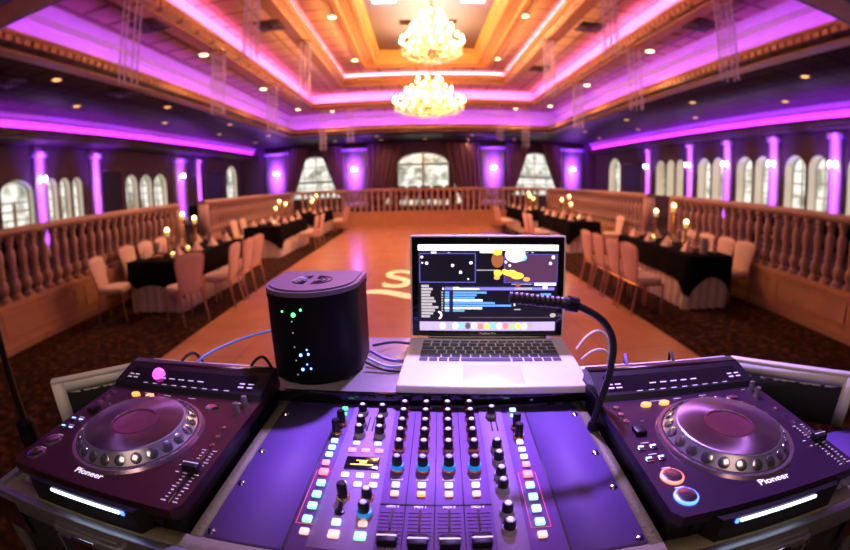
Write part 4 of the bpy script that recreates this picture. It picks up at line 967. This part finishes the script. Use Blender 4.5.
# ---- disc players
def disc_player(a, lab, lit, side):
    t = thing('disc_player', lab, 'disc player', K(a, .2835, -.4215), -PSI)
    h = .105
    b = MB(); b.rbox(-.144, .144, .012, .338, .004, .088, .004); b.rbox(-.120, .120, .006, .02, .068, .088, .004)
    for sx in (-1, 1):
        for y in (.04, .3): b.cyl((sx * .12, y, 0), .014, .006, 12)
    part('body', b, M['blk'], t)
    tp = MB(); tp.prism([(-.1525, .012), (-.142, 0), (.142, 0), (.1525, .012), (.1525, .340), (-.1525, .340)], h - .014, h); tp.prism([(-.15, .012), (-.14, .004), (.14, .004), (.15, .012), (.15, .338), (-.15, .338)], h - .020, h - .014, 1)
    part('top_plate', tp, [M['plate' if side < 0 else 'plate_violet_lit'], M['blk']], t, ang=.3)
    ch = MB(); ch.prism([(-.105, .004), (-.095, -.012), (.095, -.012), (.105, .004)], h - .0395, h - .006); part('chin', ch, M['blk'], t, ang=.3)
    part('light_bar', MB().rbox(-.062 + (.012 if side < 0 else -.008), .062 + (.012 if side < 0 else -.008), -.0145, -.0115, h - .0135, h - .0095, .001), M['ledblue'], t, 'glowing blue-white bar')
    part('standby_led', MB().rbox(-.077 if side > 0 else .076, -.072 if side > 0 else .081, -.0142, -.0115, h - .0145, h - .0085, .001), M['blue'], t)
    link('lettering', text_mesh('Pioneer', .0145, .0003, M['white'], .0, .0), t, None, (0 + .004 * side, .0245, h + .0006)).scale = (1.12, 1, 1)
    # jog wheel
    jy = .133
    rg = MB().lathe([(.094, 0), (.096, .004), (.101, .004), (.104, 0)], 64, (0, jy, h), cap=False); part('jog_ring', rg, M['ring'], t)
    jw = MB(); jw.lathe([(.0935, 0), (.0935, .004), (.080, .0155), (.0785, .0175), (.077, .018)], 64, (0, jy, h), 1, cap=False); jw.lathe([(.077, .018), (.076, .0185), (.037, .0185)], 64, (0, jy, h), 0, cap=False)
    j = part('jog_wheel', jw, [M['jogm'], M['rim']], t)
    dm = MB()
    for i in range(24):
        an = 2 * PI * (i + .5) / 24
        X = T(.0870 * math.cos(an), jy + .0870 * math.sin(an), h + .0098) @ RZ(an) @ RY(math.atan2(.0135, .0115) * 1.0)
        dm.lathe([(.0080, .0002), (.0076, .0014), (.005, .0022), (.0006, .0024)], 12, mi=0, X=X)
    part('finger_dimples', dm, M['jogm' if False else 'chrome_d'], j)
    part('jog_display', MB().lathe([(.037, .0186), (.034, .0192), (.0338, .0176), (.001, .0176)], 40, (0, jy, h), cap=False), M['jogd'], t, 'dark red round display')
    # display bank
    dp = MB(); prof = [(.255, h), (.262, h + .008), (.308, h + .020), (.318, h + .022), (.338, h + .022), (.340, h)]
    dp.add([(x, y, z) for x in (-.1515, .1515) for y, z in prof], [(i, (i + 1) % 6, 6 + (i + 1) % 6, 6 + i) for i in range(6)] + [tuple(reversed(range(6))), tuple(range(6, 12))])
    d = part('display_bank', dp, M['blk'], t, ang=.3)
    sl = (.020 - .008) / (.308 - .262)
    gp = MB().add([(-.132, .268, h + .008 + .006 * sl + .0006), (.132, .268, h + .008 + .006 * sl + .0006), (.132, .304, h + .008 + .042 * sl + .0006), (-.132, .304, h + .008 + .042 * sl + .0006)], [(0, 1, 2, 3)])
    part('display_glass', gp, M['screenoff'], d, ang=None)
    part('top_bezel', MB().box(-.150, .150, .318, .337, h + .0222, h + .0232), M['plate'], d, ang=None)
    pr_ = MB()
    def mark(x, y, w, hh): zz = h + .008 + (y - .262) * sl + .0012; pr_.add([(x - w, y - hh, zz - hh * sl), (x + w, y - hh, zz - hh * sl), (x + w, y + hh, zz + hh * sl), (x - w, y + hh, zz + hh * sl)], [(0, 1, 2, 3)])
    for x in (-.126, -.112, .110, .126):
        for y in (.276, .284): mark(x, y, .005, .0014)
    for i in range(9): mark(-.08 + i * .021, .2655, .005, .0008)
    for i in range(5): mark(-.05 + i * .02, .281, .006, .0012)
    part('display_marking', pr_, M['whited'], d, ang=None)
    part('usb_lens', MB().ball((-.064 if side < 0 else .2, .288, h + .016), .0125, 12), M['magenta'], d, 'glowing magenta jewel') if side < 0 else None
    # transport buttons
    for nm, y, m in (('cue_button', .067, 'oring'), ('play_button', .030, 'blue' if lit else 'oring')):
        bt = part(nm, MB().lathe([(.0125, 0), (.0125, .0035), (.010, .0042), (.0005, .0036)], 24), M['chrome'], t, None, (-.124, y, h))
        rg_ = MB().lathe([(.0126, 0), (.0150, 0), (.0148, .0022), (.0126, .0030)], 28, cap=False); part('glow_ring', rg_, M[m] if lit else M['ring'], bt)
    cp = M['chrome']
    for x, y in ((-.138, .129), (-.1205, .129), (-.138, .104), (-.1205, .104)):
        hb = part('hot_button', MB().rbox(-.0055, .0055, -.0045, .0045, 0, .003, .001), cp, t, None, (x, y, h)); part('button_light', MB().box(-.0035, .0035, .001, .003, .003, .0034), M['gblue'], hb, ang=None)
    for y in (.234, .214, .194): part('loop_button', MB().lathe([(.0048, 0), (.0045, .003), (.0005, .0034)], 14), cp, t, None, (-.133, y, h))
    for x in (-.082, -.050): part('amber_button', MB().lathe([(.0075, 0), (.007, .004), (.0005, .0048)], 16), M['borange'], t, 'glowing amber button', (x, .235, h)).scale = (1.2, .8, 1)
    part('small_button', MB().lathe([(.0028, 0), (.0026, .002), (.0004, .0024)], 10), cp, t, None, (-.108, .191, h))
    part('lever_switch', MB().rbox(-.0085, .0085, -.010, .010, 0, .007, .002), M['blk'], t, None, (-.124, .168, h))
    for x, y in ((.128, .231), (.132, .253)): part('knob', MB().lathe([(.0062, 0), (.0052, .004), (.0046, .014), (.0042, .0165), (.0005, .017)], 14), M['alud'], t, None, (x, y - .012, h))
    for x, y in ((.130, .171), (.132, .148), (.134, .127)): part('track_button', MB().lathe([(.0040, 0), (.0038, .003), (.0005, .0034)], 14), cp, t, None, (x, y, h))
    sk_ = MB().lathe([(.010, 0), (.008, .003), (.0005, .0034)], 5); part('search_button', sk_, cp, t, None, (.080, .226, h)).scale = (1.3, .8, 1)
    # pitch fader
    ps = MB(); ps.box(-.0016, .0016, -.055, .055, 0, .0006); part('pitch_slot', ps, M['screenoff'], t, None, (.134, .066, h), ang=None)
    sc_ = MB()
    for i in range(17):
        y = -.052 + i * .0065
        for s in (-1, 1): x0, x1 = sorted((s * .005, s * (.0115 if i % 4 == 0 else .009))); sc_.box(x0, x1, y - .0006, y + .0006, 0, .0004)
    part('pitch_scale', sc_, M['whited'], t, None, (.134, .066, h), ang=None)
    f = MB(); f.rbox(-.011, .011, -.008, .008, .001, .013, .002); f.box(-.011, .011, -.0005, .0005, .0125, .0135, 1); part('pitch_cap', f, [M['blk'], M['whited']], t, None, (.134, .073, h))
    sm = MB(); sm.box(-.006, .006, -.0005, .0005, 0, .0004); sm.box(.02, .026, .004, .005, 0, .0004); sm.box(-.02, -.014, -.006, -.005, 0, .0004)
    part('printed_marking', sm, M['whited'], t, None, (.010, .0315, h + .0002), ang=None); 
    sm = MB()
    for x, y, w in ((-.128, .141, .012), (-.128, .115, .012), (-.124, .085, .012), (-.124, .047, .012), (-.02, .246, .014), (.03, .246, .014), (-.06, .246, .02), (.118, .246, .008), (.112, .08, .006), (.114, .066, .005)): sm.box(x - w / 2, x + w / 2, y - .0006, y + .0006, 0, .0004)
    part('printed_marking', sm, M['whited'], t, None, (0, 0, h + .0002), ang=None)
    return t
M['chrome_d'] = mat('dimple chrome', (.34, .34, .35), .2, .9, noise=(20, .1))
M['alud'] = mat('dark aluminium', (.30, .29, .27), .35, .8, noise=(20, .1))
M['magenta'] = mat('magenta jewel', (1, .1, .8), .3, emit=(1, .08, .85), es=2.2, noise=(9, .15))
M['plate_violet_lit'] = mat('player top plate in violet light', (.022, .009, .026), .3, .2, noise=(25, .1))  # violet light on the right player put into its plate colour
_nt = M['jogm'].node_tree; _p = _nt.nodes['Principled BSDF']; _p.inputs['Anisotropic'].default_value = .85; _p.inputs['Roughness'].default_value = .32
_tg = _nt.nodes.new('ShaderNodeTangent'); _tg.direction_type = 'RADIAL'; _tg.axis = 'Z'; _nt.links.new(_tg.outputs[0], _p.inputs['Tangent'])
disc_player(-.431, 'black disc player in the left bay, its play button dark', False, -1)
disc_player(.391, 'black disc player in the right bay, its play button ringed in blue', True, 1)

# ---- shelf over the back of the mixer
sh = thing('laptop_shelf', 'low black-fronted shelf under the laptop and the black tower', 'shelf', K(A0, .62, -.3565), -PSI)
part('shelf_board', MB().rbox(-.278, .268, .006, .27, .0005, .0195, .002), M['shelf'], sh)
part('front_lip', MB().rbox(-.280, .270, -.004, .0058, .0004, .0215, .0015), M['bezel'], sh)
for x in (): part('bracket', MB().box(x - .004, x + .004, .07, .26, -.29, 0), M['blk'], sh, ang=None)
part('screw', MB().lathe([(.0035, 0), (.003, .002), (.0004, .0026)], 10, X=T(.17, -.004, .008) @ RX(PI / 2)), M['chrome'], sh)
ZS = -.3565 + .0198

# ---- laptop
LP = thing('laptop', 'open silver laptop running track-mixing software', 'laptop', (.1166, .6064, H + ZS), -.1005)
bz = (-.3193 - ZS)                         # palm rest height over the shelf
part('base', MB().rbox(-.1625, .1625, 0, .227, .002, bz, .004, seg=3), M['lapalu'], LP)
kb = MB(); kb.box(-.138, .138, .098, .206, bz, bz + .0003)
rows = [(.200, .0075, [.0186] * 14), (.1835, .0145, [.0186] * 13 + [.0275]), (.1650, .0145, [.0275] + [.0186] * 13), (.1465, .0145, [.032] + [.0186] * 11 + [.032]), (.1280, .0145, [.0415] + [.0186] * 10 + [.0415]), (.1090, .0155, [.0186, .0186, .0186, .023, .096, .023, .0186, .0186, .0186, .0186])]
for y, hh, ws in rows:
    tot = sum(ws); x = -.135; k = .270 / tot
    for w in ws: kb.rbox(x + .0014, x + w * k - .0014, y - hh / 2, y + hh / 2, bz + .0002, bz + .0016, .0005, 1, seg=1); x += w * k
part('keyboard', kb, [M['lapalu'], M['keys']], LP, 'black key rows')
part('trackpad', MB().rbox(-.052, .052, .012, .086, bz - .001, bz + .0004, .0004), M['pad'], LP)
AL = .0975
hinge = part('hinge', MB().cyl((0, 0, 0), .0055, .25, 14, X=T(-.125, .2245, bz + .001) @ RY(PI / 2)), M['bezel'], LP)
lid = link('screen_lid', MB().rbox(-.1625, .1625, .0, .006, 0, .215, .0028, seg=3).mesh('screen_lid', M['lapalu']), LP, None, (0, .224, bz + .002)); lid.rotation_euler = (-AL, 0, 0)
part('bezel', MB().rbox(-.1588, .1588, -.0012, .0004, .003, .2112, .0006), M['bezel'], lid, 'black glass surround')
UI = dict(bg=(.012, .012, .022, .35), navy=(.03, .03, .12, .6), white=(1, 1, 1, 1.5), grey=(.6, .6, .62, .8), dkgrey=(.2, .2, .2, .5), blue=(.12, .38, .95, 1.25), border=(.12, .12, .62, 1.), vio=(.24, .22, .8, 1.1),
          dock=(.62, .52, .95, .95), yellow=(1, .66, .06, 1.9), brown=(.42, .15, .05, .8), purp=(.12, .05, .12, .7), orange=(1, .45, .1, 1.2), cyan=(.2, .75, 1, 1.2), red=(.95, .25, .25, 1.2), green=(.4, .75, .3, 1.1))
UIN = list(UI); UIM = [mat('screen ' + k, UI[k][:3], .3, emit=UI[k][:3], es=UI[k][3], noise=(5, .02)) for k in UIN]
dsp = MB(); UW, UH = .292, .181            # visible picture, metres
def q_(x0, y0, x1, y1, m, lay=1):          # picture pixels of a 640 x 394 field, origin top left
    fx = lambda x: (x / 640 - .5) * UW; fz = lambda y: .0145 + (1 - y / 394) * UH + .0
    yy = -.0014 - lay * .00008
    dsp.add([(fx(x0), yy, fz(y1)), (fx(x1), yy, fz(y1)), (fx(x1), yy, fz(y0)), (fx(x0), yy, fz(y0))], [(0, 1, 2, 3)], UIN.index(m))
def blob(cx, cy, rx, ry, m, lay=4):
    fx = lambda x: (x / 640 - .5) * UW; fz = lambda y: .0145 + (1 - y / 394) * UH
    n = 18; dsp.add([(fx(cx + rx * math.cos(2 * PI * i / n)), -.0014 - lay * .00008, fz(cy - ry * math.sin(2 * PI * i / n))) for i in range(n)], [tuple(range(n))], UIN.index(m))
q_(0, 0, 640, 394, 'bg', 0); q_(0, 0, 640, 27, 'white')
def frame_(x0, y0, x1, y1, m, w=3):
    q_(x0, y0, x1, y0 + w, m); q_(x0, y1 - w, x1, y1, m); q_(x0, y0, x0 + w, y1, m); q_(x1 - w, y0, x1, y1, m)
frame_(6, 38, 262, 172, 'border', 4); frame_(390, 42, 637, 172, 'border', 3); q_(394, 46, 633, 168, 'purp', 1)
q_(60, 32, 84, 40, 'white'); q_(135, 33, 145, 38, 'grey'); q_(280, 28, 342, 38, 'white'); q_(480, 33, 500, 37, 'grey'); q_(512, 33, 526, 37, 'grey')
for x, y, r in ((157, 94, 7), (193, 125, 7), (40, 84, 7), (240, 82, 7), (228, 155, 4), (18, 56, 6), (616, 56, 8), (603, 84, 7), (416, 94, 6), (398, 78, 6), (20, 82, 4)): blob(x, y, r, r, 'white')
q_(265, 113, 352, 117, 'grey'); blob(360, 68, 28, 36, 'brown', 3); blob(360, 34, 20, 14, 'yellow'); blob(362, 128, 18, 15, 'yellow'); blob(358, 148, 14, 10, 'orange'); blob(392, 122, 12, 12, 'yellow'); blob(420, 128, 30, 14, 'yellow'); blob(450, 140, 30, 15, 'yellow', 5); blob(494, 156, 16, 10, 'orange'); blob(455, 182, 12, 9, 'brown')  # warm and white blobs: reflection in the glossy glass, drawn into the picture
blob(440, 44, 46, 36, 'white', 5); blob(470, 58, 24, 16, 'cyan', 3)
q_(530, 172, 632, 184, 'white'); q_(425, 176, 520, 180, 'grey')
for i, w in enumerate((35, 52, 44, 40, 58, 66, 50, 78, 62, 54, 40)): q_(14, 182 + i * 14, 14 + w, 193 + i * 14, 'grey', 1)
q_(108, 186, 620, 194, 'navy', 1); q_(122, 193, 625, 206, 'vio', 2); q_(110, 196, 118, 204, 'white', 3); q_(160, 192, 186, 204, 'white', 3); q_(160, 197, 278, 204, 'white', 3); q_(440, 194, 520, 203, 'grey', 3); q_(570, 188, 592, 200, 'white', 3)
for i, w in enumerate((250, 205, 196, 232, 288, 364, 230, 150)):
    y = 212 + i * 12; q_(122, y, 122 + (w - 60), y + 9, 'blue' if i not in (3, 6) else 'white', 2); q_(106, y + 1, 114, y + 7, 'grey', 2); q_(142, y, 160, y + 9, 'navy', 3)
q_(560, 220, 610, 230, 'blue', 2); q_(438, 244, 444, 278, 'white', 2); q_(440, 292, 470, 297, 'grey', 2); q_(186, 330, 612, 333, 'dkgrey', 2)
for i in range(10): a = -1.3 + i * .26; blob(90 + 16 * math.cos(a), 322 + 16 * math.sin(a), 4, 4, 'white', 2)
blob(622, 322, 14, 10, 'grey', 2)
q_(6, 352, 634, 394, 'dock', 2)
rnd = random.Random(5)
for i, m in enumerate(('white', 'grey', 'white', 'cyan', 'dkgrey', 'white', 'red', 'yellow', 'cyan', 'white', 'red', 'green', 'yellow', 'white', 'grey')): blob(112 + i * 29, 374 - rnd.uniform(0, 4), 13, 15, m, 3)
part('display', dsp, UIM, lid, 'glowing screen of track lists', ang=None)
me = text_mesh('MacBook Pro', .0062, 0, M['whited']); w_ = link('lettering', me, lid, None, (0, -.0018, .0088)); w_.rotation_euler = (PI / 2, 0, 0)
wc = MB().ball((0, 0, 0), .0018, 8); part('webcam', wc, M['chrome'], lid, None, (0, -.0014, .2065))

# ---- black tower
tw = thing('drive_tower', 'black round-fronted tower with vented top and small green and blue leds', 'tower', K(-.234, .728, ZS + .0006), -PSI)
def D(r, back, n=20): return [(r * math.cos(PI + PI * i / n), r * math.sin(PI + PI * i / n)) for i in range(n + 1)] + [(r, back - .012), (r - .012, back), (-r + .012, back), (-r, back - .012)]
tb = MB(); tb.prism(D(.086, .085), .004, .150); tb.prism(D(.0875, .0865), .150, .160); part('shell', tb, M['tower'], tw, ang=.4)
for x in (-.06, .06):
    for y in (-.05, .06): part('foot', MB().cyl((x, y, .0004), .01, .0045, 10), M['rubber'], tw)
tp = MB(); tp.prism(D(.0875, .0865), .160, .168); tp.prism(D(.080, .080), .168, .171); top = part('top_cap', tp, M['towertop'], tw, ang=.4)
vt = MB()
for s in (-1, 1):
    for r in (.013, .022, .031):
        pts = [(s * (.006 + r * math.sin(PI * i / 10)), r * math.cos(PI * i / 10) - .004, .1713) for i in range(11)]; vt.tube(pts, .0014, 5)
part('vent_grille', vt, M['blk'], top)
def led(x, z, m, r=.0024):
    y = -math.sqrt(max(0, .086 ** 2 - x * x)) - .0008
    part('indicator', MB().ball((x, y, z), r, 8), M[m], tw)
for x, z, m, r in ((-.012, .130, 'ggreen', .004), (.002, .139, 'ggreen', .0022), (-.034, .134, 'ggreen', .0016), (-.006, .058, 'gblue', .0028), (.008, .060, 'gblue', .0022), (-.005, .031, 'gblue', .0028), (.010, .033, 'gblue', .0018), (.006, .068, 'gblue', .0014), (.004, .041, 'gblue', .0014)): led(x, z, m, r)
for z in (.118, .098, .072, .047, .02): led(-.016, z, 'whited', .0014)

# ---- gooseneck lamp at the rack's right corner
gn = thing('gooseneck_lamp', 'black gooseneck lamp curling from the rack corner across the laptop screen', 'lamp', K(.231, .53, -.3565), -PSI)
def gp_(a, z, db=0): return (a * .828 - .231, db, z * .828 + .3565)
path = [(0, 0, 0), (.0005, 0, .02), gp_(.285, -.374), gp_(.2935, -.331), gp_(.296, -.30), gp_(.2965, -.275), gp_(.292, -.252), gp_(.283, -.235), gp_(.270, -.2195), gp_(.254, -.208), gp_(.236, -.1985), gp_(.215, -.1885)]
def smooth(P, n=6):
    out = []
    for i in range(len(P) - 1):
        p0, p1, p2, p3 = [Vector(P[max(0, min(len(P) - 1, j))]) for j in (i - 1, i, i + 1, i + 2)]
        for k in range(n):
            t_ = k / n; out.append(.5 * ((2 * p1) + (p2 - p0) * t_ + (2 * p0 - 5 * p1 + 4 * p2 - p3) * t_ * t_ + (3 * p1 - p0 - 3 * p2 + p3) * t_ ** 3))
    return out + [Vector(P[-1])]
sp_ = smooth(path); part('neck', MB().tube(sp_, [.0050 + .0005 * (i % 2) for i in range(len(sp_))], 10), M['rubber'], gn)
hd = MB(); h0, h1 = Vector(gp_(.218, -.1895)), Vector(gp_(.108, -.1765)); n = 26
hd.tube([h0.lerp(h1, i / n) for i in range(n + 1)], [.0082 if i < 5 else (.0085 if i % 2 else .0072) for i in range(n + 1)], 12); part('lamp_head', hd, M['rubber'], gn, 'ribbed black lamp head')
cl_ = MB(); cl_.tube([Vector(gp_(.222, -.1915)), Vector(gp_(.205, -.188))], .0108, 10); part('collar', cl_, M['blk'], gn)
part('socket', MB().lathe([(.009, .0005), (.009, .008), (.007, .014)], 14), M['blk'], gn)

# ---- cables
def cable(lab, pts, r, m, group=None, plug=None):
    P = [K(*p) for p in pts]; o = P[0].copy(); S = smooth([p - o for p in P], 8)
    t = thing('cable', lab, 'cable', o, 0, group)
    part('lead', MB().tube(S, r, 8), M[m], t)
    if plug:
        d = (S[-2] - S[-1]).normalized() * .026; part('plug', MB().tube([S[-1] - d * .1, S[-1] + d], [r * 2.4, r * 1.9], 10), M[plug], t)
zs = ZS + .004
cable('black cable between the tower and the laptop, highest of the bundle', [(-.140, .80, zs + .012), (-.10, .83, zs + .008), (-.05, .83, zs + .003), (-.01, .825, zs + .006), (.035, .80, zs + .010)], .0032, 'rubber')
cable('violet cable between the tower and the laptop', [(-.140, .755, zs + .02), (-.10, .745, zs + .004), (-.05, .75, zs), (.0, .755, zs), (.025, .752, zs + .002)], .0034, 'violetcable')
cable('black cable between the tower and the laptop, lowest of the bundle', [(-.140, .715, zs + .012), (-.10, .705, zs + .001), (-.05, .705, zs), (.0, .705, zs), (.022, .70, zs + .002)], .0032, 'rubber')
cable('blue-white cable between the tower and the laptop', [(-.140, .735, zs + .012), (-.10, .722, zs + .001), (-.05, .735, zs), (.0, .742, zs), (.022, .735, zs + .002)], .0028, 'bluecable')
cable('white cable looping high beside the laptop', [(.272, .765, zs + .012), (.295, .775, zs + .034), (.325, .79, zs + .04), (.350, .795, zs + .022), (.356, .79, zs - .02), (.356, .785, zs - .07)], .0026, 'whitecable')
cable('white cable looping low beside the laptop', [(.270, .725, zs + .006), (.292, .73, zs + .020), (.318, .735, zs + .020), (.336, .735, zs + .002), (.340, .735, zs - .04), (.340, .735, zs - .08)], .0024, 'whitecable')
cable('light blue cable running from the left player to the tower', [(-.47, .632, -.335), (-.465, .675, -.309), (-.43, .76, -.304), (-.38, .80, -.297), (-.33, .815, -.292), (-.300, .816, -.29)], .0028, 'bluecable')
for a, m, nm in ((-.50, 'whitecable', 'white-plugged lead at the back of the left player'), (-.345, 'rubber', 'black lead arching over the back of the left player'), (.335, 'violetcable', 'violet lead at the back of the right player'), (.435, 'whitecable', 'white-plugged lead at the back of the right player')):
    cable(nm, [(a + .02, .72, -.42), (a + .02, .705, -.345), (a + .01, .69, -.306), (a, .66, -.308), (a, .640, -.330), (a, .632, -.345)], .003, 'rubber' if m == 'whitecable' else m, None, m)

# ---- stand at the left of the booth
ms = thing('microphone_stand', 'tall black stand rising from the carpet left of the flight case', 'stand', (-1.135, .72, 0))
part('base', MB().lathe([(.14, 0), (.14, .012), (.12, .022), (.02, .03)], 28), M['blk'], ms)
part('lower_tube', MB().cyl((0, 0, .02), .012, 1.02, 14), M['blk'], ms)
cl_ = MB(); cl_.lathe([(.016, .98), (.028, .99), (.031, 1.03), (.028, 1.06), (.016, 1.07)], 16); cl_.tube([(.03, -.03, 1.03), (.065, -.05, 1.045)], [.014, .017], 10); part('clutch', cl_, M['tower'], ms)
part('upper_tube', MB().cyl((0, 0, 1.05), .011, .32, 12), M['blk'], ms)
up = [(0, 0, 1.34 + i * .006) for i in range(70)]; part('gooseneck', MB().tube(up, [.0125 if i % 2 else .0105 for i in range(70)], 12), M['rubber'], ms)
part('microphone', MB().lathe([(.012, 1.76), (.014, 1.8), (.02, 1.86), (.024, 1.90), (.018, 1.93), (.004, 1.94)], 14), M['blk'], ms)

# ================================================================== LIGHT
w = bpy.data.worlds.new('world'); sc.world = w; w.use_nodes = True
w.node_tree.nodes['Background'].inputs[0].default_value = (.30, .10, .22, 1); w.node_tree.nodes['Background'].inputs[1].default_value = .04
# violet wash on the booth, plus an unseen warm fill added behind the lens
lamp('stage_wash', 'SPOT', (.30, 2.05, 3.65), 1250, (.47, .26, 1.), aim=(.22, .52, 1.3), spot_size=.60, spot_blend=1., shadow_soft_size=.10)
lamp('booth_fill', 'AREA', (0, -1.2, 3.4), 34, (1, .66, .56), size=1.2, aim=(0, .8, 1.2))
sc.view_settings.view_transform = 'Standard'; sc.view_settings.look = 'None'; sc.view_settings.exposure = 0
sc.cycles.use_denoising = True
sc.cycles.max_bounces = 6; sc.cycles.diffuse_bounces = 3; sc.cycles.glossy_bounces = 3; sc.cycles.transmission_bounces = 4; sc.cycles.sample_clamp_indirect = 4; sc.cycles.caustics_reflective = False; sc.cycles.caustics_refractive = False
